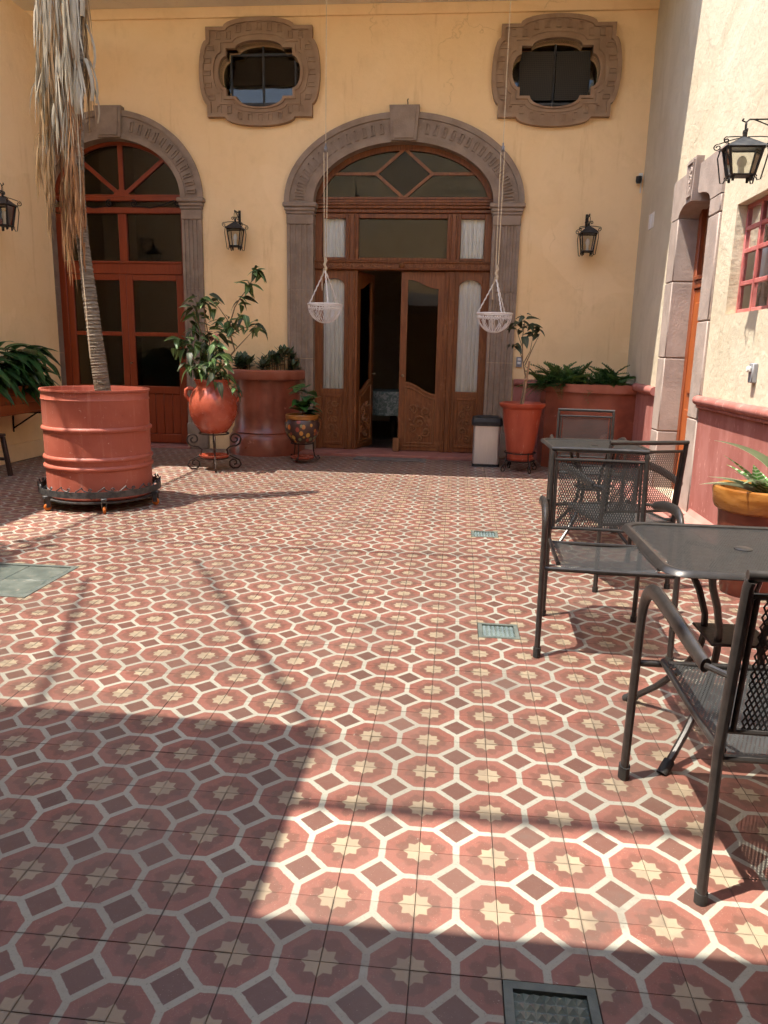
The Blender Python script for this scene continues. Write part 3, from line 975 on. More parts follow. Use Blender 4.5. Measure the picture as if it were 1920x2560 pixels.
# ------------------------------------------------------------------ lobed windows
for k, c_ in enumerate(OV):
    t = thing('lobed_window', ['lobed stone window above the left lantern, sky mirrored in its glass', 'lobed stone window near the right corner with a black screen'][k], 'window', (0, 0, 0), group='lobed windows')
    a = MB()
    a.plate([ov_out(c_), ov_in(c_)[::-1]], YB - .05, YB + .1, XZ)
    fr = a.build('stone_frame', 'stone_oval', t, smooth=False)
    e = MB()
    e.plate([ov_out(c_), quatre(c_[0], c_[1], .60, .452, .09, .095, .40, .32)[::-1]], YB - .075, YB - .049, XZ)
    e.plate([quatre(c_[0], c_[1], .50, .352, .095, .09, .335, .235), quatre(c_[0], c_[1], .47, .325, .095, .088, .32, .215)[::-1]], YB - .063, YB - .049, XZ)
    e.plate([quatre(c_[0], c_[1], .44, .295, .096, .087, .305, .195, 12, .105), ov_in(c_)[::-1]], YB - .07, YB - .049, XZ)
    e.build('moulding', 'stone_oval', fr, smooth=False)
    lip = MB()
    lip.bx(-.034, .034, -.012, .003, -.004, .004)
    lip.bx(-.034, -.028, -.012, .003, -.035, .035)
    lm = MB()
    lm.plate([[(-.030, -.045), (.030, -.045), (.030, .045), (-.030, .045)], [(-.018, -.033), (-.018, .033), (.018, .033), (.018, -.033)]], -.015, .002, XZ)
    pm = lm.data('carved_panel', 'stone_oval', smooth=False)
    for sgn in (-1, 1):
        for i in range(9):
            u_ = -1 + 2 * i / 8
            x = u_ * .50
            z = sgn * (.405 + .095 * math.sqrt(max(0, 1 - (x / .37) ** 2)) * (abs(x) < .37))
            link('carved_panel', pm, t, Matrix.Translation((c_[0] + x, YB - .05, c_[1] + z)))
        for i in range(5):
            z = (-1 + 2 * i / 4) * .27
            x = sgn * (.555 + .09 * math.sqrt(max(0, 1 - (z / .30) ** 2)))
            link('carved_panel', pm, t, Matrix.Translation((c_[0] + x, YB - .05, c_[1] + z)) @ Matrix.Rotation(PI / 2, 4, 'Y'))
    f = MB()
    yw = YB + .14
    f.bb(c_[0] - .52, c_[0] + .52, yw, yw + .03, c_[1] + .24, c_[1] + .275)
    f.bb(c_[0] - .52, c_[0] + .52, yw, yw + .03, c_[1] - .31, c_[1] - .275)
    f.bb(c_[0] - .013, c_[0] + .013, yw - .003, yw + .033, c_[1] - .42, c_[1] + .42)
    for sx_ in (-1, 1):
        f.bb(c_[0] + sx_ * .40 - .014, c_[0] + sx_ * .40 + .014, yw - .002, yw + .032, c_[1] - .42, c_[1] + .42)
    f.build('frame', 'winframe_dark', t)
    for sx_ in (-1, 1):
        p = MB()
        p.bx(min(sx_ * .014, sx_ * .386) + c_[0], max(sx_ * .014, sx_ * .386) + c_[0], yw + .014, yw + .019, c_[1] - .4, c_[1] + .4)
        p.build('pane', 'glass', t, smooth=False)
        p = MB()
        p.bx(min(sx_ * .414, sx_ * .53) + c_[0], max(sx_ * .414, sx_ * .53) + c_[0], yw + .014, yw + .019, c_[1] - .4, c_[1] + .4)
        p.build('pane', 'glass', t, smooth=False)
        if k == 1:
            p = MB()
            p.bx(min(sx_ * .016, sx_ * .40) + c_[0], max(sx_ * .016, sx_ * .40) + c_[0], yw - .03, yw - .022, c_[1] - .262, c_[1] + .262)
            p.build('screen', 'screen', t, smooth=False)
    if k == 0:
        p = MB()
        p.bx(c_[0] - .5, c_[0] + .5, yw + .2, yw + .21, c_[1] - .02, c_[1] + .45)
        p.build('blind', 'dark_wood', t, smooth=False, label='dark blind behind the upper half of the glass')
    rebase(t, (c_[0], YB, c_[1] - .6))

# ------------------------------------------------------------------ main wooden door
YD = 8.2
md = thing('wooden_door', 'carved brown wooden double door with curtained sidelights, one leaf open', 'door', (0, 0, 0))
f = MB()
X0, X1 = MC - MA, MC + MA
f.bb(X0, X0 + .10, YD, YD + .09, .04, 3.0)
f.bb(X1 - .10, X1, YD, YD + .09, .04, 3.0)
f.bb(-1.225, -1.06, YD - .002, YD + .092, .04, 2.318)
f.bb(.05, .215, YD - .002, YD + .092, .04, 2.318)
f.bb(-1.225, -1.06, YD - .002, YD + .092, 2.435, 2.999)
f.bb(.05, .215, YD - .002, YD + .092, 2.435, 2.999)
for (a0, a1) in ((-1.19, -1.165), (-1.115, -1.09), (.08, .105), (.155, .18)):
    f.bb(a0, a1, YD - .022, YD - .001, .06, 2.30, .008)
    f.bb(a0, a1, YD - .022, YD - .001, 2.46, 2.98, .008)
for (x0, x1) in ((X0 + .10, -1.226), (-1.059, .049), (.216, X1 - .10)):
    f.bb(x0, x1, YD + .006, YD + .085, 2.94, 2.999)
    f.bb(x0, x1, YD + .006, YD + .085, 2.436, 2.475)
frame = f.build('frame', 'wood', md)
r_ = MB()
r_.bb(X0 - .005, X1 + .005, YD - .03, YD + .095, 2.32, 2.434, .012)
r_.bb(X0 - .005, X1 + .005, YD - .05, YD - .029, 2.405, 2.43, .008)
r_.bb(X0 - .005, X1 + .005, YD - .045, YD - .029, 2.325, 2.345, .008)
lin = r_.build('carved_rail', 'wood', md)
r_ = MB()
for i in range(16):
    xx = X0 + .11 + i * .135
    if abs(xx - MC) < .07:
        continue
    r_.tube(spiral(xx, 2.375, .004, .022, (i % 2) * PI, 1.2, 14, lambda a, b: (a, YD - .033, b)), .006, 6)
    r_.tube([(xx - .06, YD - .032, 2.372 + .012 * (-1) ** i), (xx - .03, YD - .036, 2.392), (xx, YD - .036, 2.375 - .02), (xx + .03, YD - .034, 2.36), (xx + .06, YD - .032, 2.372)], .006, 6)
r_.lathe([(0, -.035), (.03, -.02), (.042, 0), (.03, .02), (0, .035)], (MC, YD - .045, 2.375), 12)
r_.build('carving', 'wood_carved', lin)
t_ = MB()
t_.bb(X0, X1, YD - .02, YD + .09, 3.001, 3.045, .008)
t_.bb(X0, X1, YD - .045, YD + .09, 3.046, 3.085, .012)
t_.bb(X0, X1, YD - .03, YD + .09, 3.086, 3.125, .012)
t_.bb(X0, X1, YD + .01, YD + .09, 3.126, 3.165, .008)
t_.build('transom_beam', 'wood', md)
# fanlight
fn = MB()
fn.plate([[(X0 + .001, 3.166)] + arc(MC, MS, MA - .001, MBb - .001, PI - .095, .095, 36) + [(X1 - .001, 3.166)],
          [(X0 + .075, 3.20)] + arc(MC, MS, MA - .075, MBb - .075, PI - .16, .16, 36) + [(X1 - .075, 3.20)]][:1] +
         [([(X0 + .075, 3.19)] + arc(MC, MS, MA - .075, MBb - .075, PI - .16, .16, 36) + [(X1 - .075, 3.19)])[::-1]], YD + .01, YD + .08, XZ)
fan = fn.build('fanlight_frame', 'wood', md, smooth=False)
bars = MB()
dm = [(MC, 3.745), (MC - .345, 3.46), (MC, 3.18), (MC + .345, 3.46)]


def bar(mb, p, q, wd, y0, y1):
    p, q = Vector(p), Vector(q)
    d = (q - p).normalized()
    n2 = Vector((-d.y, d.x)) * wd / 2
    mb.plate([[tuple(p + n2), tuple(q + n2), tuple(q - n2), tuple(p - n2)]], y0, y1, XZ)


for i in range(4):
    bar(bars, dm[i], dm[(i + 1) % 4], .036, YD + .018 + .001 * i, YD + .062)
bar(bars, dm[1], (X0 + .10, 3.46), .034, YD + .022, YD + .06)
bar(bars, dm[3], (X1 - .10, 3.46), .034, YD + .023, YD + .06)
bars.build('glazing_bar', 'wood_carved', fan, smooth=False)
p = MB().plate([[dm[0], dm[1], dm[2], dm[3]]], YD + .036, YD + .041, XZ)
p.build('diamond_pane', 'glass_blue', md, smooth=False, label='violet blue diamond pane')
up = arc(MC, MS, MA - .06, MBb - .06, PI - .16, .16, 36)
for sd in (-1, 1):
    q = [pt for pt in up if sd * (pt[0] - MC) > 0.03 and pt[1] > 3.47]
    if sd > 0:
        q = q[::-1]
    p = MB().plate([[(MC + sd * .345, 3.468)] + q + [(MC + sd * .03, 3.735)]], YD + .043, YD + .047, XZ)
    p.build('pane', 'glass', md, smooth=False)
    q = [pt for pt in up if sd * (pt[0] - MC) > 0.1 and pt[1] < 3.45]
    if sd > 0:
        q = q[::-1]
    p = MB().plate([[(MC, 3.185), (MC + sd * (MA - .07), 3.185)] + q + [(MC + sd * .345, 3.452)]], YD + .043, YD + .047, XZ)
    p.build('pane', 'glass', md, smooth=False)


def pane_rect(t, x0, x1, z0, z1, y, m='glass'):
    if m == 'glass_clear':
        MB().add([(x0, y, z0), (x1, y, z0), (x1, y, z1), (x0, y, z1)], [(0, 1, 2, 3)]).build('pane', m, t, smooth=False)
    else:
        MB().bx(x0, x1, y, y + .005, z0, z1).build('pane', m, t, smooth=False)


def curtain(t, x0, x1, z0, z1, y, folds=11, gather=0.0):
    mb = MB()
    n, mz = 66, 7
    vs = []
    ph = random.uniform(0, 6)
    for j in range(mz + 1):
        for i in range(n + 1):
            u_ = i / n
            w_ = j / mz
            am = .008 + .008 * (1 - w_)
            yy = y + am * math.sin(u_ * folds * 2 * PI + ph + .5 * math.sin(u_ * 9 + w_)) + .006 * math.sin(u_ * 31 + w_ * 3)
            vs.append((x0 + (x1 - x0) * (u_ + .012 * math.sin(w_ * 4 + u_ * 20) * (1 - w_)), yy, z0 + (z1 - z0) * w_))
    fs = [(j * (n + 1) + i, j * (n + 1) + i + 1, (j + 1) * (n + 1) + i + 1, (j + 1) * (n + 1) + i) for j in range(mz) for i in range(n)]
    mb.add(vs, fs)
    return mb.build('curtain', 'curtain', t)


pane_rect(md, -1.06, .05, 2.46, 2.95, YD + .05)
for x0, x1 in ((X0 + .095, -1.22), (.21, X1 - .095)):
    pane_rect(md, x0, x1, 2.46, 2.95, YD + .035, 'glass_clear')
    curtain(md, x0 + .01, x1 - .01, 2.47, 2.945, YD + .072, 6)
    # sidelight: arched pane over a carved panel
    xm, hw_ = (x0 + x1) / 2, (x1 - x0) / 2
    s_ = MB()
    hole = [(xm - hw_ + .014, .83), (xm + hw_ - .014, .83)] + arc(xm, 2.13, hw_ - .014, .09, 0, PI, 12)
    s_.plate([[(x0, .05), (x1, .05), (x1, 2.319), (x0, 2.319)], hole[::-1]], YD + .012, YD + .075, XZ)
    s_.bb(x0 + .03, x1 - .03, YD - .002, YD + .013, .72, .76, .006)
    s_.bb(x0 + .03, x1 - .03, YD - .002, YD + .013, .10, .14, .006)
    s_.bb(x0 + .03, x0 + .055, YD - .001, YD + .013, .141, .719, .006)
    s_.bb(x1 - .055, x1 - .03, YD - .001, YD + .013, .141, .719, .006)
    side = s_.build('sidelight', 'wood', md, smooth=False)
    cv = MB()
    for i in range(5):
        zz = .22 + i * .105
        sg = (-1) ** i
        cv.tube(spiral(xm + sg * .028, zz, .006, .048, i * 1.1, 1.3 * sg, 16, lambda a, b: (a, YD + .006, b)), .012, 6)
        cv.tube([(xm - sg * .05, YD + .011, zz - .03), (xm - sg * .062, YD + .006, zz), (xm - sg * .03, YD + .011, zz + .04)], [.004, .011, .004], 6)
    cv.build('carving', 'wood_carved', side)
    pane_rect(md, x0 + .02, x1 - .02, .82, 2.24, YD + .04, 'glass_clear')
    curtain(md, x0 + .015, x1 - .015, .80, 2.26, YD + .075, 5)


def door_leaf(hinge_right, hx, ang, label):
    """leaf drawn from its hinge along +x, then mirrored/turned in place"""
    W = .555
    tz = lambda u_: 2.16 + .055 * math.cos(u_ * PI)          # waved head of the pane, high at the meeting stile
    bz = lambda u_: .87 + .075 * math.sin((u_ - .5) * PI)
    mirror = -1 if hinge_right else 1
    Mx = Matrix.Translation((hx, YD + .03, 0)) @ Matrix.Rotation(ang, 4, 'Z') @ Matrix.Diagonal((mirror, 1, 1, 1))
    mp = lambda a, b, d: tuple(Mx @ Vector((a, d, b)))
    us = [i / 12 for i in range(13)]
    lo, hi_ = .085, W - .085
    hole = [(lo + (hi_ - lo) * u_, bz(u_)) for u_ in us] + [(lo + (hi_ - lo) * u_, tz(1 - u_)) for u_ in us[::-1]]
    a = MB()
    a.plate([[(0, .05), (W, .05), (W, 2.31), (0, 2.31)], hole[::-1]], 0, .05, mp)
    leaf = a.build('door_leaf', 'wood', md, smooth=False, label=label)
    b = MB()
    b.plate([[(lo + (hi_ - lo) * u_, bz(u_)) for u_ in us] + [(lo + (hi_ - lo) * u_, tz(1 - u_)) for u_ in us[::-1]]], .022, .027, mp)
    b.build('pane', 'glass', leaf, smooth=False)
    c2 = MB()
    path = [(lo + .01, .15), (lo + .01, bz(0) - .08)] + [(lo + (hi_ - lo) * u_, bz(u_) - .07) for u_ in us] + [(hi_ - .01, bz(1) - .09), (hi_ - .01, .15), (lo + .01, .15)]
    c2.tube([mp(a_, b_, -.004) for a_, b_ in path], .011, 6)
    c2.tube([mp(lo + (hi_ - lo) * u_, bz(u_) - .018, -.003) for u_ in us], .009, 6)
    c2.tube([mp(lo - .02, .11, -.003), mp(hi_ + .02, .11, -.003)], .012, 6)
    xm = W / 2
    for (cx_, cz_, r0, tn, st_) in ((xm, .42, .09, 1.5, 0), (xm - .08, .56, .06, -1.3, 1), (xm + .09, .60, .065, 1.4, 2), (xm + .09, .33, .06, -1.3, 3), (xm - .09, .30, .065, 1.3, 4), (xm, .22, .05, 1.2, 5)):
        c2.tube([mp(a_, b_, -.006) for a_, _, b_ in spiral(cx_, cz_, .008, r0, st_, tn, 22)], .014, 6)
    for k in range(9):
        aa = k * 2 * PI / 9
        x_, z_ = xm + .12 * math.cos(aa), .44 + .19 * math.sin(aa)
        c2.tube([mp(x_ - .03 * math.sin(aa), z_ - .03, -.001), mp(x_, z_, -.01), mp(x_ + .02, z_ + .035, -.001)], [.004, .013, .003], 6)
    c2.build('carving', 'wood_carved', leaf)
    h = MB()
    h.tube([mp(W - .05, 1.02, -.04), mp(W - .05, 1.02, -.001)], .008, 8)
    h.lathe([(0, -.02), (.016, -.014), (.02, 0), (.014, .014), (0, .02)], mp(W - .05, 1.02, -.045), 10)
    h.build('door_knob', 'brass', leaf)
    return leaf


door_leaf(True, .05, 0.02, 'right door leaf with waved glass and carved panel, almost closed')
door_leaf(False, -1.06, R(74), 'left door leaf swung open into the dark room')
wb = MB()
wb.bb(-.56, -.475, YD - .10, YD - .03, .041, .22, .008)
wb.build('door_stop', 'wood_carved', md)
rebase(md, (MC, YD, .04))
sp_ = MB()
sp_.bb(X0 - .12, X1 + .10, 7.78, YB + .35, -.011, .04, .012)
tag(sp_.build('door_threshold', 'step'), 'low red concrete threshold in front of the brown door', 'step')
mt = MB()
mt.bb(-1.0, -.1, 7.50, 7.76, 0.002, .012, .004)
tag(mt.build('door_mat', 'mortar'), 'worn dark door mat in front of the brown door', 'mat')
# table glimpsed in the dark room
tb = thing('dining_table', 'table with flowered cloth glimpsed inside the dark room', 'table', (-.72, 10.0, -.012))
a = MB()
n = 40
ring = lambda r_, z_, am: [(r_ * (1 + am * math.sin(i * 2 * PI / n * 9)) * math.cos(i * 2 * PI / n), r_ * (1 + am * math.sin(i * 2 * PI / n * 9)) * math.sin(i * 2 * PI / n), z_) for i in range(n)]
a.add(ring(.48, .75, 0), [tuple(range(n))])
a.loft(ring(.48, .75, 0), ring(.5, .72, .01))
a.loft(ring(.5, .72, .01), ring(.53, .40, .05))
a.build('cloth', 'cloth', tb)
a = MB()
a.tube([(0, 0, 0), (0, 0, .74)], .05, 10)
a.lathe([(0, .03), (.28, .02), (.3, 0)], (0, 0, 0), 20)
a.build('pedestal', 'dark_wood', tb)

# ------------------------------------------------------------------ red glazed door
rd = thing('red_door', 'red painted glazed double door under the left arch', 'door', (0, 0, 0))
YR = 8.22
x0, x1 = LC - LA, LC + LA
f = MB()
f.bb(x0, x0 + .10, YR, YR + .08, .03, 2.98)
f.bb(x1 - .085, x1, YR, YR + .08, .03, 2.98)
f.bb(x0 + .101, x1 - .086, YR + .002, YR + .08, 2.24, 2.39)
f.bb(x0 + .101, x1 - .086, YR - .016, YR + .003, 2.37, 2.40, .006)
f.bb(x0, x1, YR - .01, YR + .08, 2.985, 3.06, .008)
f.bb(x0, x1, YR - .008, YR + .08, 3.135, 3.19, .008)
f.bb(LC - .055 + .02, LC + .075, YR + .004, YR + .078, 2.391, 2.984)
f.build('frame', 'door_red', rd)
fa = MB()
o_ = [(x0 + .001, 3.191)] + arc(LC, LS, LA - .001, LB - .001, PI - .06, .06, 30) + [(x1 - .001, 3.191)]
i_ = [(x0 + .05, 3.215)] + arc(LC, LS, LA - .05, LB - .05, PI - .1, .1, 30) + [(x1 - .05, 3.215)]
fa.plate([o_, i_[::-1]], YR + .008, YR + .075, XZ)
hub = (LC + .03, 3.19)
bar(fa, hub, (LC + .03, LS + LB - .03), .06, YR + .012, YR + .06)
bar(fa, hub, (LC - .53, 3.65), .05, YR + .013, YR + .06)
bar(fa, hub, (LC + .63, 3.66), .05, YR + .014, YR + .06)
fa.plate([[(LC + .03 + .11 * math.cos(t_), 3.19 + .09 * math.sin(t_)) for t_ in [PI * i / 10 for i in range(11)]]], YR + .006, YR + .06, XZ)
fa.build('fanlight', 'door_red', rd, smooth=False)
p = MB().plate([i_], YR + .04, YR + .045, XZ)
p.build('pane', 'glass', rd, smooth=False)
pane_rect(rd, x0 + .05, LC, 2.39, 2.985, YR + .04)
pane_rect(rd, LC + .05, x1 - .05, 2.39, 2.985, YR + .04)
pane_rect(rd, x0 + .05, x1 - .05, 3.06, 3.135, YR + .04)
sc_ = MB()
for sg in (-1, 1):
    c0 = LC + .03
    ypl = lambda a, b: (a, YR - .016, b)
    sc_.tube(spiral(c0 + sg * .16, 3.10, .012, .05, 0 if sg > 0 else PI, 1.3 * sg, 18, ypl), .008, 6)
    sc_.tube([ypl(c0 + sg * .2, 3.07), ypl(c0 + sg * .38, 3.05), ypl(c0 + sg * .55, 3.09), ypl(c0 + sg * .7, 3.14)], .008, 6)
    sc_.tube(spiral(c0 + sg * .74, 3.10, .01, .045, PI / 2, -1.3 * sg, 16, ypl), .008, 6)
sc_.build('iron_scroll', 'iron', rd)
for lx0, lx1 in ((x0 + .10, LC + .028), (LC + .03, x1 - .086)):
    L = MB()
    L.bb(lx0, lx0 + .09, YR + .01, YR + .06, .04, 2.238)
    L.bb(lx1 - .09, lx1, YR + .01, YR + .06, .04, 2.238)
    L.bb(lx0 + .091, lx1 - .091, YR + .012, YR + .06, 2.16, 2.237)
    L.bb(lx0 + .091, lx1 - .091, YR + .012, YR + .06, 1.45, 1.505)
    L.bb(lx0 + .091, lx1 - .091, YR + .012, YR + .06, .70, .80)
    L.bb(lx0 + .091, lx1 - .091, YR + .012, YR + .06, .04, .16)
    leaf = L.build('door_leaf', 'door_red', rd)
    nb = 5
    wd = (lx1 - lx0 - .182) / nb
    for i in range(nb):
        b = MB()
        b.bb(lx0 + .091 + i * wd + .002, lx0 + .091 + (i + 1) * wd - .002, YR + .028, YR + .05, .161, .699, .006)
        b.build('board', 'door_red', leaf)
    for z0, z1 in ((1.5, 2.17), (.79, 1.46)):
        MB().bx(lx0 + .08, lx1 - .08, YR + .034, YR + .039, z0, z1).build('pane', 'glass', leaf, smooth=False)
kn = MB()
kn.tube([(LC + .06, YR - .03, 1.1), (LC + .06, YR + .01, 1.1)], .012, 8)
kn.build('door_handle', 'brass', rd)
rebase(rd, (LC, YR, 0))
st = MB()
st.bb(x0 - .06, x1 + .02, 7.98, YB + .35, -.011, .028, .01)
tag(st.build('door_threshold', 'step'), 'low red threshold under the red glazed door', 'step')

# ------------------------------------------------------------------ building behind the viewer and the clear roof over the court
fw = MB()
fw.bx(-6, 3.2, -4.9, -4.6, -0.02, 2.4)
fw.bx(-6, 3.2, -4.6, -4.3, 2.72, 8.0)
tag(fw.build('front_wall', 'ochre', smooth=False), 'ochre wall closing the court behind the viewer', 'wall')
HS = 2.4
xe, ye, ye2 = -0.18 - SX * (HS + .3), -0.08 - SY * (HS + .3), 0.84 - SY * (HS + .3)
fs_ = MB()
fs_.plate([[(-6, -4.6), (3.2, -4.6), (3.2, ye), (xe, ye), (xe, ye2), (-6, ye2)]], HS, HS + .3, lambda a, b, d: (a, b, d))
tag(fs_.build('front_gallery_slab', 'soffit', smooth=False), 'stepped pale gallery slab over the viewer', 'slab')
HP = 5.95
xp, yp0, yp1 = -2.56 - SX * HP, 0.36 - SY * HP, 6.47 - SY * HP
rf = thing('clear_roof', 'clear plastic roof sheets on thin beams over the court', 'roof', (0, 0, 0))
nsh = 6
XS = .15
for i in range(nsh):
    a0, a1 = xp + (XS - xp) * i / nsh + .004, xp + (XS - xp) * (i + 1) / nsh - .004
    s_ = MB()
    s_.add([(a0, yp0 + .03 * (nsh - i) / nsh, HP), (a1, yp0 + .03 * (nsh - i) / nsh, HP), (a1, yp1, HP), (a0, yp1, HP)], [(0, 1, 2, 3)])
    s_.build('roof_sheet', 'roof_sheet', rf, smooth=False)
for yb_ in (yp0 + .02, 3.25 - SY * HP):
    b_ = MB()
    hw_b = .022 if yb_ < 0 else .011
    b_.bb(xp, XS, yb_ - hw_b, yb_ + hw_b, HP - .05, HP - .01)
    b_.build('beam', 'iron_brown', rf)
b_ = MB()
b_.bb(xp - .02, xp + .012, yp0, yp1, HP - .05, HP - .01)
b_.build('beam', 'iron_brown', rf)
for p0, p1 in (((-.10 - SX * HP, .7 - SY * HP, HP - .1), (-1.25 - SX * HP, 2.9 - SY * HP, HP - .3)), ((-1.1 - SX * HP, .55 - SY * HP, HP - .12), (-1.75 - SX * HP, 2.4 - SY * HP, HP - .25))):
    b_ = MB()
    b_.tube([p0, p1], .018, 6)
    b_.build('cable', 'iron', rf)
rebase(rf, (xp, yp0, HP))

# ------------------------------------------------------------------ glass lights let into the floor
gl_labels = ['ribbed glass floor light in the shaded foreground', 'green glass floor light beside the middle chair', 'small glass floor light nearest the door']
for lab, y0 in zip(gl_labels, (-.4, 1.8, 3.8)):
    t = thing('floor_light', lab, 'floor light', (0.5, y0 + .1, 0), group='glass lights in the tiled floor')
    a = MB()
    a.plate([[(-.098, -.098), (.098, -.098), (.098, .098), (-.098, .098)], [(-.078, -.078), (-.078, .078), (.078, .078), (.078, -.078)]], -.012, .001, lambda a_, b_, d: (a_, b_, d))
    a.build('frame', 'glass_block_frame', t, smooth=False)
    a = MB()
    n = 7
    s_ = .154 / n
    for i in range(n):
        for j in range(n):
            x0_, y0_ = -.077 + i * s_, -.077 + j * s_
            a.add([(x0_, y0_, -.008), (x0_ + s_, y0_, -.008), (x0_ + s_, y0_ + s_, -.008), (x0_, y0_ + s_, -.008), (x0_ + s_ / 2, y0_ + s_ / 2, -.0005)],
                  [(0, 1, 4), (1, 2, 4), (2, 3, 4), (3, 0, 4)])
    a.build('glass_block', 'glass_block', t, smooth=False)
t = thing('floor_skylight', 'large grey green glass panel let into the floor at the left edge', 'floor light', (-2.3, 2.3, 0))
a = MB()
a.plate([[(-.298, -.298), (.298, -.298), (.298, .298), (-.298, .298)], [(-.265, -.265), (-.265, .265), (.265, .265), (.265, -.265)]], -.012, .002, lambda a_, b_, d: (a_, b_, d))
a.build('frame', 'glass_block_frame', t, smooth=False)
for i in range(2):
    for j in range(2):
        a = MB()
        a.bb(-.263 + i * .264, -.003 + i * .264, -.263 + j * .264, -.003 + j * .264, -.012, -.001, .004)
        a.build('glass_block', 'dull_glass', t)

# ------------------------------------------------------------------ chairs and tables


def lattice(mb, surf, w_, h_, step, wd, slope=0.55):
    """diamond lattice of flat strands laid on surf(u, v) for u in 0..w, v in 0..h"""
    for sg in (1, -1):
        k = -h_ * slope
        while k < w_ + h_ * slope:
            pts = []
            n_ = 14
            for i in range(n_ + 1):
                v_ = h_ * i / n_
                u_ = (k + v_ * slope) if sg > 0 else (k + (h_ - v_) * slope)
                pts.append((u_, v_))
            # clip to the sheet
            seg = [(u_, v_) for u_, v_ in pts if -1e-6 <= u_ <= w_ + 1e-6]
            if len(seg) >= 2:
                vs, fs = [], []
                for i, (u_, v_) in enumerate(seg):
                    vs += [surf(max(0, min(w_, u_ - wd / 2)), v_), surf(max(0, min(w_, u_ + wd / 2)), v_)]
                for i in range(len(seg) - 1):
                    fs.append((2 * i, 2 * i + 1, 2 * i + 3, 2 * i + 2))
                mb.add(vs, fs)
            k += step


def bez(p0, p1, p2, n=8):
    p0, p1, p2 = Vector(p0), Vector(p1), Vector(p2)
    return [p0 * (1 - t_) ** 2 + p1 * 2 * t_ * (1 - t_) + p2 * t_ * t_ for t_ in [i / n for i in range(n + 1)]]


CH = 0.865


def make_chair(label):
    t = thing('patio_chair', label, 'chair', (0, 0, 0), group='dark metal patio armchairs')
    # facing +y; rear uprights at y = -.26, front legs at y = .28
    yb = lambda z: -.265 + .05 * max(0, (0.42 - z)) / .42 * -.1 - .05 * max(0, z - .42) / .45
    for sx_ in (-1, 1):
        a = MB()
        a.tube([(sx_ * .228, yb(z), z) for z in (0.0, .2, .42, .55, .7, CH - .03)] + [(sx_ * .226, yb(CH) - .002, CH - .012)], .0125, 10, flat=(1, 1.25))
        a.build('rear_leg', 'chair', t)
        a = MB()
        path = [(sx_ * .285, .285, 0), (sx_ * .285, .272, .3), (sx_ * .285, .262, .5)]
        path += bez((sx_ * .285, .258, .55), (sx_ * .285, .25, .665), (sx_ * .284, .13, .668), 8)
        path += [(sx_ * .283, -.02, .655), (sx_ * .278, -.14, .635), (sx_ * .27, -.235, .615)]
        rr = [.0165] * 3 + [.0165 + .004 * i / 8 for i in range(9)] + [.0205, .0195, .017]
        a.tube(path, rr, 12, flat=(.78, 1.2))
        arm = a.build('arm_leg', 'chair', t)
        a = MB()
        a.tube([(sx_ * .285, .286, 0), (sx_ * .285, .283, .045)], .0215, 12, flat=(.8, 1.15))
        a.build('foot_cap', 'rubber', arm)
        a = MB()
        a.tube([(sx_ * .228, yb(0), 0), (sx_ * .228, yb(0), .03)], .0165, 10)
        a.build('foot_cap', 'rubber', arm)
        a = MB()
        a.tube([(sx_ * .27, -.235, .615), (sx_ * .232, yb(.615), .612)], .008, 8)
        a.tube([(sx_ * .215, .235, .425), (sx_ * .215, 0, .405), (sx_ * .215, -.2, .40), (sx_ * .22, yb(.42), .415)], .010, 8)
        a.build('seat_rail', 'chair', t)
    a = MB()
    a.tube([(-.236, yb(CH) - .003, CH), (-.12, yb(CH) - .012, CH), (0, yb(CH) - .015, CH), (.12, yb(CH) - .012, CH), (.236, yb(CH) - .003, CH)], .0125, 10)
    a.tube([(-.222, yb(.815), .815), (0, yb(.815) - .012, .815), (.222, yb(.815), .815)], .008, 8)
    a.tube([(-.222, yb(.47), .47), (0, yb(.47) - .012, .47), (.222, yb(.47), .47)], .008, 8)
    for sx_ in (-1, 1):
        a.tube([(sx_ * .205, yb(z) - .002, z) for z in (.47, .6, .7, .815)], .007, 8)
    a.build('back_frame', 'chair', t)
    a = MB()
    a.tube([(-.283, .262, .405), (.283, .262, .405)], .011, 10)
    a.build('cross_bar', 'chair', t)
    a = MB()
    a.tube([(-.225, yb(.40), .395), (.225, yb(.40), .395)], .010, 8)
    a.build('cross_bar', 'chair', t)

    def sback(u_, v_):
        x_ = -.20 + u_
        z_ = .472 + v_
        return (x_, yb(z_) - .012 * (1 - (x_ / .21) ** 2), z_)

    def sseat(u_, v_):
        x_ = -.212 + u_
        yy = -.25 + v_
        z_ = .402 + .026 * (v_ / .52) ** 2 - .014 * (1 - (x_ / .212) ** 2)
        if v_ > .46:
            q_ = (v_ - .46) / .06
            z_ -= .02 * q_ * q_
        return (x_, yy, z_)
    a = MB()
    lattice(a, sback, .40, .342, .0122, .0048, .5)
    a.build('mesh_back', 'mesh', t, smooth=False, kind='stuff')
    a = MB()
    lattice(a, sseat, .424, .52, .0105, .0066, .5)
    a.build('mesh_seat', 'mesh', t, smooth=False, kind='stuff')
    return t


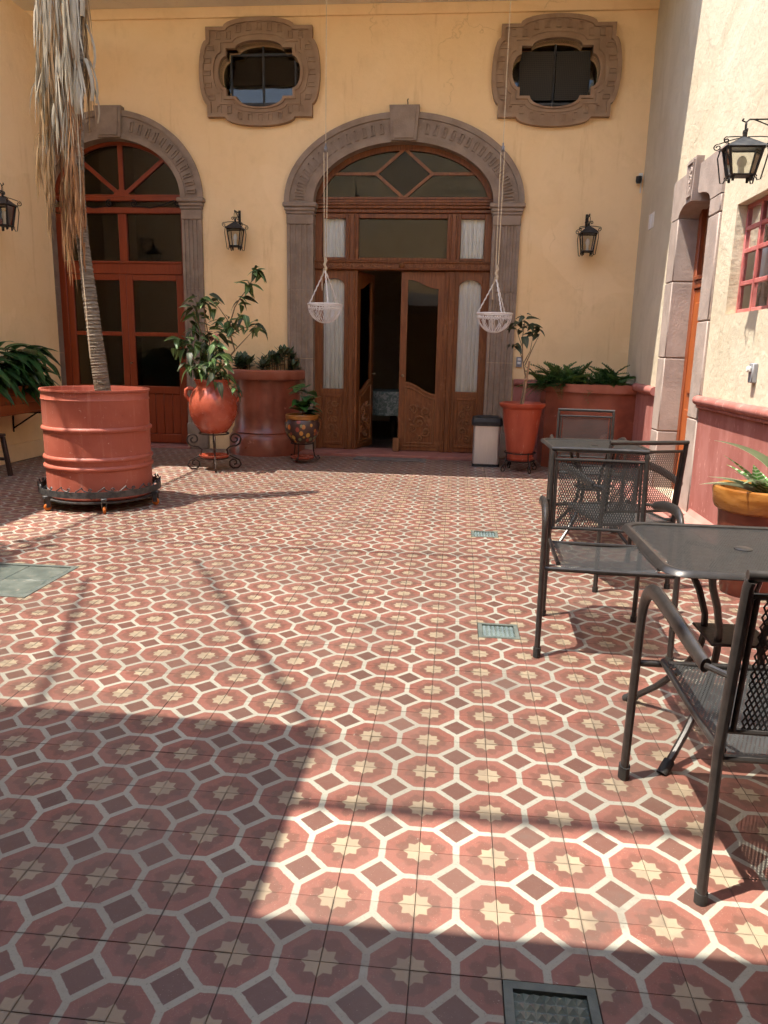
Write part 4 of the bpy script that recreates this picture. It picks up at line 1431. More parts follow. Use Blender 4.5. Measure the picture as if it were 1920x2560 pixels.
def make_table(label):
    t = thing('patio_table', label, 'table', (0, 0, 0), group='square dark mesh patio tables')
    h, rc = .345, .075
    loop = []
    for k, (sx_, sy_) in enumerate(((1, 1), (-1, 1), (-1, -1), (1, -1))):
        for i in range(7):
            a_ = k * PI / 2 + PI / 2 * i / 6
            loop.append((sx_ * (h - rc) + rc * math.cos(a_), sy_ * (h - rc) + rc * math.sin(a_)))
    a = MB()
    rimz = [(0, .690), (.008, .704), (.016, .708), (.03, .704), (.032, .698), (.02, .694), (.006, .686)]
    m_ = len(loop)
    vs, fs = [], []
    for d_, z_ in rimz:
        for (x_, y_) in loop:
            l_ = math.hypot(x_, y_)
            vs.append((x_ * (1 - d_ / h), y_ * (1 - d_ / h), z_))
    for i in range(len(rimz)):
        for k in range(m_):
            i2 = (i + 1) % len(rimz)
            fs.append((i * m_ + k, i * m_ + (k + 1) % m_, i2 * m_ + (k + 1) % m_, i2 * m_ + k))
    a.add(vs, fs)
    a.build('rim', 'chair', t)
    a = MB()
    hh = h - .026
    lattice(a, lambda u_, v_: (-hh + u_, -hh + v_, .6985 if True else 0), 2 * hh, 2 * hh, .0085, .0068, .5)
    a.build('mesh_top', 'mesh', t, smooth=False, kind='stuff')
    a = MB()
    a.lathe([(0, .7045), (.024, .7045), (.03, .701), (.03, .697), (.0, .694)], (0, 0, 0), 20)
    a.build('parasol_cap', 'chair', t)
    for sx_ in (-1, 1):
        for sy_ in (-1, 1):
            b = MB()
            d_ = Vector((sx_, sy_, 0)) * .70710678
            prof = [(.19, .692), (.20, .66), (.185, .60), (.135, .52), (.105, .44), (.10, .36), (.115, .29), (.17, .20), (.26, .10), (.375, .0)]
            b.tube([(d_.x * r_, d_.y * r_, z_) for r_, z_ in prof], .0125, 8)
            lg = b.build('leg', 'chair', t)
            b = MB()
            b.tube([(d_.x * .34, d_.y * .34, .033), (d_.x * .383, d_.y * .383, -.0)], .018, 10)
            b.build('foot_cap', 'rubber', lg)
    b = MB()
    b.bb(-.105, .105, -.105, .105, .385, .395, .004)
    b.build('leg_plate', 'iron_brown', t)
    b = MB()
    b.tube([(-.19 * .7, -.19 * .7, .684), (.19 * .7, .19 * .7, .684)], .009, 8)
    b.tube([(.19 * .7, -.19 * .7, .684), (-.19 * .7, .19 * .7, .684)], .009, 8)
    b.build('cross_brace', 'iron_brown', t)
    return t


ch = make_chair('dark metal mesh chair nearest the viewer, back turned, at the bottom right')
ch.location = (1.128, .372, 0)
ch.rotation_euler = (0, 0, R(1.5))
copy_tree(ch, (.955, 1.875, 0), PI - R(3), 'dark metal mesh chair on the far side of the near table, facing the viewer')
copy_tree(ch, (1.225, 2.93, 0), R(17), 'angled dark metal mesh chair between the two tables, its back half hidden')
copy_tree(ch, (1.33, 4.68, 0), PI - R(6), 'dark metal mesh chair farthest away, behind the far table')
tb1 = make_table('square dark mesh table at the right edge, nearest the viewer')
tb1.location = (1.235, .955, 0)
copy_tree(tb1, (1.245, 3.86, 0), R(2), 'square dark mesh table farther back, among three chairs')

# ------------------------------------------------------------------ lanterns


def make_lantern(label):
    t = thing('wall_lantern', label, 'lantern', (0, 0, 0), group='black iron wall lanterns')
    # origin on the wall, lantern hanging at y = -D; bottom of body at z = 0
    D = .20
    cy = -D
    a = MB()
    hb, ht, H = .058, .084, .20
    for k in range(4):
        s1, s2 = ((1, 1), (-1, 1), (-1, -1), (1, -1))[k]
        a.tube([(s1 * hb, cy + s2 * hb, 0), (s1 * ht, cy + s2 * ht, H)], .0075, 6)
        n1, n2 = ((1, 1), (-1, 1), (-1, -1), (1, -1))[(k + 1) % 4]
        a.tube([(s1 * hb, cy + s2 * hb, 0), (n1 * hb, cy + n2 * hb, 0)], .008, 6)
        a.tube([(s1 * ht, cy + s2 * ht, H), (n1 * ht, cy + n2 * ht, H)], .008, 6)
        a.tube([(s1 * hb * .8, cy + s2 * hb * .8, 0), (s1 * hb * .8, cy + s2 * hb * .8, -.045)], [.009, .007], 6)
    a.bx(-hb, hb, cy - hb, cy + hb, -.006, .002)
    a.build('cage', 'iron', t)
    for k in range(4):
        p = MB()
        s1, s2 = ((1, 1), (-1, 1), (-1, -1), (1, -1))[k]
        n1, n2 = ((1, 1), (-1, 1), (-1, -1), (1, -1))[(k + 1) % 4]
        q = .97
        p.add([(s1 * hb * q, cy + s2 * hb * q, .006), (n1 * hb * q, cy + n2 * hb * q, .006), (n1 * ht * q, cy + n2 * ht * q, H - .006), (s1 * ht * q, cy + s2 * ht * q, H - .006)], [(0, 1, 2, 3)])
        p.build('glass_pane', 'glass_lamp', t, smooth=False)
        # scroll bracket at each corner
        w_ = MB()
        e1, e2 = s1 * .7071, s2 * .7071
        pl = lambda r_, z_: (e1 * r_, cy + e2 * r_, z_)
        w_.tube([pl(.02, H + .085), pl(.09, H + .075), pl(.15, H + .06)], .004, 6)
        w_.tube(spiral(.155, H + .035, .026, .008, PI / 2, -1.25, 16, pl), .004, 6)
        w_.tube([pl(.135, H + .02), pl(.148, H - .05), pl(.128, .02), pl(.118, -.04), pl(.10, -.045), pl(.09, -.02)], .004, 6)
        w_.tube(spiral(.075, -.015, .02, .006, 0, 1.2, 14, pl), .004, 6)
        w_.build('scroll', 'iron', t)
    r_ = MB()
    z0 = H + .002
    e = .108
    r_.add([(e, cy + e, z0), (-e, cy + e, z0), (-e, cy - e, z0), (e, cy - e, z0), (.014, cy + .014, H + .085), (-.014, cy + .014, H + .085), (-.014, cy - .014, H + .085), (.014, cy - .014, H + .085)],
           [(0, 1, 5, 4), (1, 2, 6, 5), (2, 3, 7, 6), (3, 0, 4, 7), (3, 2, 1, 0), (4, 5, 6, 7)])
    r_.build('roof', 'lamp_roof', t, smooth=False)
    f = MB()
    f.tube([(0, cy, H + .08), (0, cy, H + .12)], .012, 8)
    for sg in (-1, 1):
        f.tube(spiral(sg * .03, H + .125, .02, .006, PI if sg > 0 else 0, -1.2 * sg, 14, lambda a_, b_: (a_, cy, b_)), .0045, 6)
    f.tube([(0, cy, H + .12), (.012, cy, H + .15), (.012, cy, H + .18), (0, cy, H + .2), (-.012, cy, H + .18), (-.012, cy, H + .15), (0, cy, H + .125)], .0035, 6)
    f.build('finial', 'iron', t)
    b = MB()
    b.tube([(0, cy - .015, H + .22), (0, cy - .02, H + .205), (0, cy, H + .192), (0, cy + .015, H + .215), (0, -.0, H + .215)], .006, 8)
    b.tube([(0, cy + .04, H + .213), (0, -.0, H + .12)], .005, 6)
    b.bb(-.016, .016, -.012, .0, H + .07, H + .25, .004)
    b.build('bracket', 'iron', t)
    c2 = MB()
    c2.tube([(0, cy, .0), (0, cy, .06)], .016, 10)
    c2.lathe([(.014, .06), (.024, .085), (.026, .11), (.016, .14), (0, .15)], (0, cy, 0), 12)
    c2.build('bulb', 'candle', t)
    return t


ln = make_lantern('black iron lantern on the yellow wall between the two arches')
ln.location = (-2.55, YB, 2.555)
copy_tree(ln, (1.715, YB, 2.53), 0, 'black iron lantern on the yellow wall right of the main arch')
copy_tree(ln, (XL, 6.28, 2.53), PI / 2, 'black iron lantern cut by the left edge, on the shaded left wall')
rl_ = copy_tree(ln, (XR, 3.72, 2.47), -PI / 2, 'large black iron lantern on the sunlit cream wall by the window')
rl_.scale = (.78, 1.22, .8)

# ------------------------------------------------------------------ hanging wire baskets


def make_basket(label, zr, x):
    t = thing('hanging_basket', label, 'basket', (x, 7.0, zr - .21), group='white wire baskets hanging from ropes')
    b = MB()
    r0 = .192
    z_ = lambda q: .21 - .205 * math.sin(q)
    r_ = lambda q: r0 * math.cos(q)
    ringp = lambda rr, zz, n=28: [(rr * math.cos(2 * PI * i / n), rr * math.sin(2 * PI * i / n), zz) for i in range(n + 1)]
    b.tube(ringp(r0, .21), .0095, 8, cap=False)
    b.tube(ringp(r0 * .99, .165), .004, 6, cap=False)
    b.tube(ringp(r_(1.25), z_(1.25)), .005, 6, cap=False)
    b.build('rim', 'whitewire', t)
    b = MB()
    for k in range(11):
        a_ = 2 * PI * k / 11
        b.tube([(r_(q) * math.cos(a_), r_(q) * math.sin(a_), z_(q)) for q in [i * .19 for i in range(9)]], .0040, 6)
        # paired scrolls between the ribs
        am = a_ + PI / 11
        for sg in (-1, 1):
            pts = []
            for i in range(17):
                tt = i / 16
                ang = am + sg * (.075 + .07 * math.cos(tt * 2.2 * PI) * (1 - .5 * tt))
                q = .16 + .13 * math.sin(tt * 2.2 * PI) * (1 - .5 * tt)
                pts.append((r_(max(q, 0)) * math.cos(ang), r_(max(q, 0)) * math.sin(ang), z_(max(q, 0))))
            b.tube(pts, .0030, 5)
            b.tube([(r_(q) * math.cos(am + sg * d_), r_(q) * math.sin(am + sg * d_), z_(q)) for q, d_ in ((.3, .16), (.5, .19), (.75, .12), (1.0, .04), (1.2, .0))], .0032, 5)
    b.build('wire_bowl', 'whitewire', t)
    for k in range(3):
        a_ = 2 * PI * k / 3 - PI / 2 + .35
        e_ = Vector((r0 * math.cos(a_), r0 * math.sin(a_), .21))
        top = Vector((0, 0, .585))
        c2 = MB()
        n = 22
        pts = [e_.lerp(top, i / n) + Vector((.003 * math.sin(i * 2.1), .003 * math.cos(i * 2.1), 0)) for i in range(n + 1)]
        c2.tube(pts, [.0065 + .003 * (i % 3 == 0) for i in range(n + 1)], 6)
        c2.build('chain', 'whitewire', t)
    rp = MB()
    zt = 3.43 - (zr - .21)
    for sg in (-1, 1):
        rp.tube([(0, 0, .575), (sg * .012, 0, .75), (sg * .016, .005, 1.3), (sg * .019, 0, zt - .02)], .0052, 6)
    rp.tube([(0, 0, .56), (.012, 0, .6), (-.01, .0, .64), (.012, 0, .68), (0, 0, .72)], .014, 7)
    rp.tube([(-.012, -.01, .60), (-.035, -.012, .5), (-.03, -.01, .36)], .005, 6)
    rp.build('rope', 'rope', t)
    pu = MB()
    pu.lathe([(.0, -.014), (.03, -.014), (.022, 0), (.03, .014), (0, .014)], (0, 0, 0), 14)
    pu.v = [(v[2], v[1], v[0] + zt + .01) for v in pu.v]
    pu.tube([(0, 0, zt + .01), (0, 0, zt + .07)], .008, 6)
    pu.build('pulley', 'grey_plastic', t)
    cb = MB()
    cb.tube([(0, 0, zt + .06), (0, 0, 5.27 - (zr - .21))], .004, 5)
    cb.build('cable', 'rope', t)
    return t


make_basket('white wire basket hanging left of the door opening', 1.825, -1.268)
make_basket('white wire basket hanging by the right sidelight, slightly lower', 1.755, .628)

# ------------------------------------------------------------------ plant helpers


def leaf_me(name, L, W, m, n=6, fold=.25, curl=.35, tip=1.0, sq=.55):
    """leaf along +y from its stalk, drooping in -z; smooth folded blade"""
    mb = MB()
    vs = []
    for i in range(n + 1):
        t_ = i / n
        ww = W / 2 * (math.sin(PI * min(1, t_ ** sq)) ** .8 if 0 < t_ < 1 else 0.0) * (1 if t_ < .5 else tip + (1 - tip) * (1 - t_) * 2)
        ww = max(ww, .0006)
        y_ = L * (t_ - .12 * curl * t_ * t_)
        z_ = -curl * L * t_ * t_ * .6
        vs += [(-ww, y_, z_ + ww * fold), (0, y_, z_), (ww, y_, z_ + ww * fold)]
    fs = []
    for i in range(n):
        a_ = i * 3
        fs += [(a_, a_ + 1, a_ + 4, a_ + 3), (a_ + 1, a_ + 2, a_ + 5, a_ + 4)]
    mb.add(vs, fs)
    return mb.data(name, m, True, 80)


def put_leaf(me, parent, p, az, tilt, roll=0.0, s_=1.0, name='leaf'):
    mx = Matrix.Translation(p) @ Matrix.Rotation(az, 4, 'Z') @ Matrix.Rotation(tilt, 4, 'X') @ Matrix.Rotation(roll, 4, 'Y') @ Matrix.Scale(s_, 4)
    return link(name, me, parent, mx)


rnd = random.Random(21)

# ------------------------------------------------------------------ red drum on a wheeled ring with the palm
DC = (-2.76, 4.46)
dr = thing('drum_planter', 'large red painted oil drum used as a palm planter', 'planter', (DC[0], DC[1], 0))
a = MB()
r_ = .424
z0, z1 = .085, .965
pr = [(0, z0), (r_ - .012, z0), (r_, z0 + .015)]
bandz = lambda zc: [(r_, zc - .022), (r_ + .013, zc - .012), (r_ + .017, zc), (r_ + .013, zc + .012), (r_, zc + .022)]
pr += bandz(.345) + [(r_ + .004, .40)] + bandz(.418) + [(r_, .5)] + bandz(.655)
pr += [(r_, .88), (r_ + .006, .893), (r_, .906), (r_, z1 - .01), (r_ + .012, z1 - .006), (r_ + .012, z1 + .008), (r_ - .004, z1 + .008), (r_ - .008, z1 - .01), (r_ - .012, z1 - .07)]
a.lathe(pr, (0, 0, 0), 56)
a.build('drum', 'drum', dr)
a = MB()
n = 40
a.add([(0, 0, z1 - .045)] + [((r_ - .012) * math.cos(2 * PI * i / n), (r_ - .012) * math.sin(2 * PI * i / n), z1 - .05) for i in range(n)], [(0, 1 + i, 1 + (i + 1) % n) for i in range(n)])
so_ = a.build('soil', 'gravel', dr)
a = MB()
for i in range(260):
    q, rr = rnd.uniform(0, 2 * PI), .42 * math.sqrt(rnd.random())
    if rr < .08:
        continue
    s_ = rnd.uniform(.006, .014)
    a.lathe([(0, -s_ * .6), (s_, 0), (0, s_ * .8)], (rr * math.cos(q), rr * math.sin(q), z1 - .045), 5)
a.build('pebbles', 'gravel', so_, kind='stuff')
wr = thing('wheeled_ring', 'dark iron ring stand on casters under the red drum', 'plant stand', (DC[0], DC[1], 0))
a = MB()
R2 = .488
a.lathe([(R2 - .006, .125), (R2 + .006, .125), (R2 + .006, .175), (R2 - .006, .175), (R2 - .006, .125)], (0, 0, 0), 56)
a.build('band', 'ring', wr)
a = MB()
for k in range(4):
    q = k * PI / 2 + .3
    a.tube([(R2 * math.cos(q), R2 * math.sin(q), .13), (-R2 * math.cos(q), -R2 * math.sin(q), .13)], .014, 6) if k < 2 else None
a.lathe([(r_ - .06, .07), (r_ + .02, .07), (r_ + .02, .082), (r_ - .06, .082), (r_ - .06, .07)], (0, 0, 0), 40)
a.build('base_ring', 'ring', wr)
sm = MB()
pts = []
for i in range(20):
    tt = i / 19
    pts.append((-.06 + .12 * tt + .018 * math.sin(tt * 7), 0, .028 * math.sin(tt * PI) + .012 * math.sin(tt * 6)))
sm.tube(pts, .0045, 6)
sm.tube(spiral(.055, .014, .016, .004, 0, 1.1, 12), .0045, 6)
sme = sm.data('iron_scroll', 'ring')
for k in range(18):
    q = 2 * PI * k / 18
    link('iron_scroll', sme, wr, Matrix.Translation((R2 * math.cos(q), R2 * math.sin(q), .177)) @ Matrix.Rotation(q + PI / 2, 4, 'Z'))
for k in range(6):
    q = 2 * PI * k / 6 - 1.08
    x_, y_ = R2 * math.cos(q), R2 * math.sin(q)
    a = MB()
    a.bb(-.03, .03, -.022, .022, .098, .124, .004, Matrix.Translation((x_, y_, 0)) @ Matrix.Rotation(q, 4, 'Z'))
    a.bb(-.018, .018, -.02, -.014, .03, .1, .002, Matrix.Translation((x_, y_, 0)) @ Matrix.Rotation(q, 4, 'Z'))
    a.bb(-.018, .018, .014, .02, .03, .1, .002, Matrix.Translation((x_, y_, 0)) @ Matrix.Rotation(q, 4, 'Z'))
    c2 = a.build('caster', 'ring', wr)
    a = MB()
    mx = Matrix.Translation((x_, y_, .031)) @ Matrix.Rotation(q, 4, 'Z') @ Matrix.Rotation(PI / 2, 4, 'X')
    a.lathe([(0, -.012), (.024, -.012), (.031, -.006), (.031, .006), (.024, .012), (0, .012)], (0, 0, 0), 16)
    a.v = [tuple(mx @ Vector(v)) for v in a.v]
    a.build('wheel', 'caster', c2)

pt = thing('palm_tree', 'palm with a skirt of dry hanging fronds growing from the red drum', 'palm', (DC[0], DC[1], .92))
tp = [(.07, 0, 0, .064), (.055, 0, .12, .062), (.03, 0, .4, .060), (.0, 0, .78, .055), (-.03, .0, 1.2, .045), (-.035, 0, 1.58, .040), (-.02, 0, 2.1, .045), (.01, 0, 2.6, .06), (.0, 0, 3.4, .07), (.0, 0, 4.0, .07)]
a = MB()
pts, rs = [], []
nseg = 330
for i in range(nseg + 1):
    f_ = i / nseg * (len(tp) - 1)
    k = min(int(f_), len(tp) - 2)
    q = f_ - k
    A_, B_ = tp[k], tp[k + 1]
    pts.append(tuple(A_[j] + (B_[j] - A_[j]) * q for j in range(3)))
    rr = A_[3] + (B_[3] - A_[3]) * q
    rs.append(rr * (1 + (.07, .02, -.03)[i % 3] + rnd.uniform(-.03, .03)))
a.tube(pts, rs, 16)
a.build('trunk', 'trunk', pt)
a = MB()
for i in range(70):
    zz = rnd.uniform(1.2, 3.0)
    q = rnd.uniform(-.9, 1.2)
    ln_ = rnd.uniform(.1, .3)
    rr = .05
    x_ = -.03 + rr * math.sin(q)
    a.tube([(x_, -rr * math.cos(q), zz), (x_ + rnd.uniform(-.01, .015), -rr * math.cos(q) - .012, zz - ln_ * .6), (x_ + rnd.uniform(-.02, .02), -rr * math.cos(q) - .004, zz - ln_)], [.007, .009, .002], 5)
a.build('fibre_sheath', 'fibre', pt, kind='stuff')
# dry fronds: each a hanging midrib with folded leaflets


def dry_frond(x0, y0, zt, zb, dx, dy, m, nl, spread, seed):
    rr = random.Random(seed)
    mb = MB()
    n = 12
    pts = []
    for i in range(n + 1):
        t_ = i / n
        pts.append(Vector((x0 + dx * (t_ ** .7) + .012 * math.sin(t_ * 9 + seed), y0 + dy * (t_ ** .7), zt + (zb - zt) * t_)))
    mb.tube(pts, [.011 * (1 - .8 * i / n) + .002 for i in range(n + 1)], 5)
    for k in range(nl):
        t_ = rr.uniform(.04, .97)
        i = min(int(t_ * n), n - 1)
        p = pts[i].lerp(pts[i + 1], t_ * n - i)
        ln_ = rr.uniform(.28, .62) * (1 - .35 * t_)
        side = rr.uniform(-1, 1)
        out = Vector((side * spread * rr.uniform(.3, 1), rr.uniform(-1, .5) * spread * .8, 0))
        wd = rr.uniform(.003, .013)
        vs = []
        m_ = 5
        tw = rr.uniform(0, PI)
        for j in range(m_ + 1):
            q = j / m_
            c2 = p + out * (q ** .6) + Vector((.003 * math.sin(q * 5 + k), 0, -ln_ * q))
            w2 = wd * (1 - q) ** .6 * (.5 + min(1, q * 4) * .5) + .0005
            d2 = Vector((math.cos(tw + q), math.sin(tw + q), 0)) * w2
            vs += [c2 - d2, c2 + d2]
        mb.add(vs, [(2 * j, 2 * j + 1, 2 * j + 3, 2 * j + 2) for j in range(m_)])
    return mb.build('dry_frond', m, pt, smooth=False)


k = 0
for (x0, y0, zt, zb, dx, m_) in [(-.02, -.06, 3.6, 1.28, -.16, 'leaf_dry3'), (-.04, -.04, 3.7, 1.4, -.26, 'leaf_dry'), (-.01, -.1, 3.9, 2.1, -.1, 'leaf_dry2'), (-.05, -.1, 4.0, 2.2, -.2, 'leaf_dry2'), (.02, -.1, 4.0, 2.4, .0, 'leaf_dry2'), (.0, -.07, 3.7, 1.55, -.09, 'leaf_dry'), (-.05, .02, 3.6, 1.5, -.30, 'leaf_dry'),
                                 (-.03, -.09, 3.2, 1.2, -.06, 'leaf_dry3'), (-.03, .05, 3.5, 1.2, -.2, 'leaf_dry'), (.02, -.05, 3.8, 1.9, -.02, 'leaf_dry2'), (.03, -.06, 3.9, 2.2, .05, 'leaf_dry2'), (-.03, -.08, 3.9, 2.0, -.15, 'leaf_dry2'),
                                 (-.06, -.05, 3.9, 2.1, -.24, 'leaf_dry2'), (.0, -.09, 4.0, 1.8, -.07, 'leaf_dry2'), (-.05, -.02, 3.8, 1.7, -.33, 'leaf_dry'), (.0, -.08, 3.4, 1.1, -.12, 'leaf_dry3'),
                                 (.04, 0, 3.9, 2.3, .08, 'leaf_dry'), (-.02, -.1, 3.6, 1.6, -.2, 'leaf_dry'), (.01, -.09, 3.3, 1.35, .0, 'leaf_dry3'), (-.08, -.03, 4.0, 2.3, -.28, 'leaf_dry2')]:
    dry_frond(x0, y0, zt, zb, dx * .85, rnd.uniform(-.06, .03), m_, 70, .065, k)
    k += 1
a = MB()
for i in range(11):
    q = rnd.uniform(.2, 2.2)
    zz = rnd.uniform(2.35, 3.3)
    rr = .075
    p = Vector((.0 + rr * math.sin(q), -rr * math.cos(q), zz))
    out = Vector((math.sin(q), -math.cos(q), 0))
    wd = .028
    tn = Vector((math.cos(q), math.sin(q), 0))
    vs = []
    for j in range(5):
        t_ = j / 4
        c2 = p + out * (.02 + .05 * math.sin(t_ * 2.4)) + Vector((0, 0, -.30 * t_))
        w2 = wd * (1 - .35 * t_)
        vs += [c2 - tn * w2, c2 + out * .012, c2 + tn * w2]
    fs = []
    for j in range(4):
        fs += [(3 * j, 3 * j + 1, 3 * j + 4, 3 * j + 3), (3 * j + 1, 3 * j + 2, 3 * j + 5, 3 * j + 4)]
    a.add(vs, fs)
a.build('frond_bases', 'leaf_dry2', pt, kind='stuff')
a = MB()
a.tube([(.035, -.09, 3.3), (.03, -.09, 2.3), (.02, -.085, 1.6), (-.01, -.09, 1.1), (.015, -.11, .75), (.03, -.115, .30)], .0045, 6)
a.build('hanging_cord', 'rope', pt, label='thin white cord hanging along the trunk')

# ------------------------------------------------------------------ glazed clay jar on a scrolled stand with the shrub
JC = (-2.40, 6.42)
js = thing('scroll_plant_stand', 'black iron scroll stand carrying the glossy red jar', 'plant stand', (JC[0], JC[1], 0))
for k in range(4):
    q = k * PI / 2 + .35
    pl = lambda r2, z_, q=q: (r2 * math.cos(q), r2 * math.sin(q), z_)
    a = MB()
    a.tube(spiral(.225, .335, .075, .015, -PI * .5, 1.5, 24, pl), .009, 6)
    a.tube([pl(.225, .26), pl(.17, .25), pl(.135, .22), pl(.15, .16), pl(.21, .13), pl(.27, .10), pl(.29, .05), pl(.255, .012), pl(.2, .01), pl(.165, .04), pl(.165, .085), pl(.2, .11), pl(.235, .095), pl(.24, .06), pl(.21, .05)], .009, 6)
    a.build('leg', 'iron_brown', js)
a = MB()
n = 32
for rr, zz in ((.16, .40), (.155, .13)):
    a = MB()
    a.tube([(rr * math.cos(2 * PI * i / n), rr * math.sin(2 * PI * i / n), zz) for i in range(n + 1)], .008, 6, cap=False)
    a.build('hoop', 'iron_brown', js)
a = MB()
a.lathe([(0, .125), (.14, .125), (.165, .15), (.17, .165), (.155, .165), (.13, .14), (0, .138)], (0, 0, 0), 28)
a.build('saucer', 'clay', js)
jr = thing('clay_jar', 'glossy round red clay jar with two handles', 'pot', (JC[0], JC[1], .408))
a = MB()
a.lathe([(0, 0), (.12, 0), (.145, .012), (.205, .09), (.25, .19), (.263, .29), (.25, .38), (.21, .455), (.175, .495), (.172, .52), (.185, .555), (.20, .575), (.196, .582), (.18, .57), (.165, .53), (.16, .50), (0, .50)], (0, 0, 0), 44)
a.build('body', 'clay', jr)
for sg in (-1, 1):
    a = MB()
    d_ = Vector((math.cos(.25), math.sin(.25), 0)) * sg
    a.tube([tuple(d_ * r2 + Vector((0, 0, z_))) for r2, z_ in ((.20, .47), (.245, .485), (.285, .46), (.29, .41), (.262, .36), (.25, .34))], [.02, .021, .021, .02, .019, .018], 10)
    a.build('handle', 'clay', jr)
a = MB()
a.add([(.16 * math.cos(2 * PI * i / 24), .16 * math.sin(2 * PI * i / 24), .515) for i in range(24)], [tuple(range(24))])
a.build('soil', 'soil', jr)

sh = thing('citrus_shrub', 'leafy sunlit shrub with one long bare branch growing from the red jar', 'shrub', (JC[0], JC[1], .92))
a = MB()
S = lambda x, z, y=0.0: (x - JC[0], y, z - .92)
stems = [([S(-2.42, .92), S(-2.43, 1.11), S(-2.41, 1.30), S(-2.35, 1.42)], .013), ([S(-2.40, 1.0), S(-2.28, 1.15, .03), S(-2.16, 1.30, .05), S(-2.20, 1.44, .05), S(-2.21, 1.58, .06), S(-2.16, 1.75, .08), S(-2.11, 1.84, .1), S(-2.02, 1.95, .1), S(-1.93, 2.10, .1)], .010),
         ([S(-2.19, 1.47, .05), S(-2.04, 1.54, .02), S(-1.88, 1.56, .0)], .006), ([S(-2.15, 1.31, .05), S(-1.96, 1.52, .1)], .006), ([S(-2.21, 1.58, .06), S(-2.30, 1.73, .0), S(-2.37, 1.82, -.03)], .006),
         ([S(-2.41, 1.28), S(-2.50, 1.5, -.05), S(-2.57, 1.72, -.06)], .009), ([S(-2.42, 1.2), S(-2.58, 1.3, .02), S(-2.73, 1.38, .0)], .008), ([S(-2.41, 1.25), S(-2.40, 1.45, -.1), S(-2.44, 1.75, -.12)], .008),
         ([S(-2.42, 1.15), S(-2.36, 1.25, -.12), S(-2.28, 1.35, -.18)], .008), ([S(-2.43, 1.1), S(-2.52, 1.15, -.12), S(-2.58, 1.25, -.16)], .007), ([S(-2.2, 1.44, .05), S(-2.1, 1.62, .0), S(-2.05, 1.68, -.02)], .005)]
for p_, r2 in stems:
    a.tube(p_, [r2 * (1 - .6 * i / (len(p_) - 1)) for i in range(len(p_))], 6)
a.build('branches', 'twig', sh)
lm = [leaf_me('leaf', .15, .062, 'leaf', 6, .35, .5), leaf_me('leaf', .125, .055, 'leaf', 6, .3, .9), leaf_me('leaf', .14, .05, 'leaf_dull', 6, .3, .7)]
lmm = leaf_me('leaf', .075, .035, 'leaf_maroon', 6, .3, .6)
clus = [(-2.59, 1.74, -.06, .10, 11), (-2.47, 1.80, -.08, .09, 12), (-2.57, 1.56, .02, .10, 12), (-2.76, 1.38, 0, .09, 14), (-2.66, 1.33, -.02, .11, 16), (-2.47, 1.36, -.1, .11, 20), (-2.30, 1.34, -.12, .10, 16),
        (-2.28, 1.18, -.15, .11, 18), (-2.54, 1.13, -.1, .12, 20), (-2.36, 1.06, -.1, .12, 22), (-2.45, 1.22, .05, .13, 22), (-2.05, 1.66, 0, .05, 7), (-2.24, 1.08, -.12, .08, 9), (-2.34, 1.52, -.02, .11, 12),
        (-1.86, 1.57, 0, .05, 6), (-1.96, 1.53, .1, .04, 5), (-2.38, 1.8, -.03, .08, 9), (-2.22, 1.60, .02, .07, 7), (-1.93, 2.12, .1, .06, 9), (-2.0, 1.98, .1, .05, 8), (-2.12, 1.84, .09, .05, 6), (-2.17, 1.55, .03, .06, 6), (-2.12, .93, -.16, .05, 6)]
for (x, z, y, rr, n) in clus:
    for i in range(n):
        p = Vector(S(x, z, y)) + Vector((rnd.gauss(0, 1), rnd.gauss(0, 1), rnd.gauss(0, 1) * .8)) * rr * .55
        put_leaf(rnd.choice(lm), sh, p, rnd.uniform(0, 2 * PI), rnd.uniform(-.9, .5), rnd.uniform(-.6, .6), rnd.uniform(.8, 1.4))
for i in range(14):
    put_leaf(lmm, sh, Vector(S(-2.31, 1.45, -.1)) + Vector((rnd.gauss(0, .05), rnd.gauss(0, .04), rnd.gauss(0, .04))), rnd.uniform(0, 2 * PI), rnd.uniform(-.8, .4), 0, rnd.uniform(.8, 1.2))

# ------------------------------------------------------------------ half-round masonry planter with succulents
pc = (-2.21, YB)
pn = thing('round_planter', 'rounded dark red concrete planter between the two arched doors', 'planter', (pc[0], pc[1], 0))
a = MB()
a.lathe([(.50, 0), (.50, .20), (.47, .25), (.455, .27), (.462, .285), (.455, .30), (.432, .34), (.425, .5), (.43, .8), (.44, .95)], (0, 0, 0), 40, PI, 2 * PI)
a.build('body', 'planter', pn)
a = MB()
a.lathe([(.43, .944), (.49, .945), (.50, .96), (.50, 1.05), (.485, 1.065), (.40, 1.065), (.39, 1.02), (0, 1.02)], (0, 0, 0), 40, PI, 2 * PI)
a.build('rim', 'planter_rim', pn)
for v in list(pn.children):
    v.scale = (1.0, 1.25, 1)
su = thing('succulent_bed', 'dark rosette succulents filling the rounded planter', 'plant', (pc[0], pc[1], 1.02))
lms = [leaf_me('leaf', .075, .035, 'leaf_succ', 4, .3, -.2, .9, .8), leaf_me('leaf', .06, .03, 'leaf_dull', 4, .3, -.1, .9, .8)]
nro = 0
while nro < 32:
    x_ = rnd.uniform(-.38, .41)
    y_ = -rnd.uniform(.05, .5)
    if (x_ / .42) ** 2 + (y_ / .54) ** 2 > 1:
        continue
    nro += 1
    zz = rnd.uniform(.07, .17) + (.13 if .1 < x_ < .35 else 0) * rnd.random()
    a = MB()
    a.tube([(x_, y_, -.01), (x_ + .01, y_, zz)], .008, 5)
    stp = a.build('stem', 'twig', su)
    for k in range(9):
        put_leaf(rnd.choice(lms), su, (x_ + .01, y_, zz - .02 * (8 - k) * .35), k * 2.4, -.1 + .12 * k, 0, rnd.uniform(1.4, 2.0))

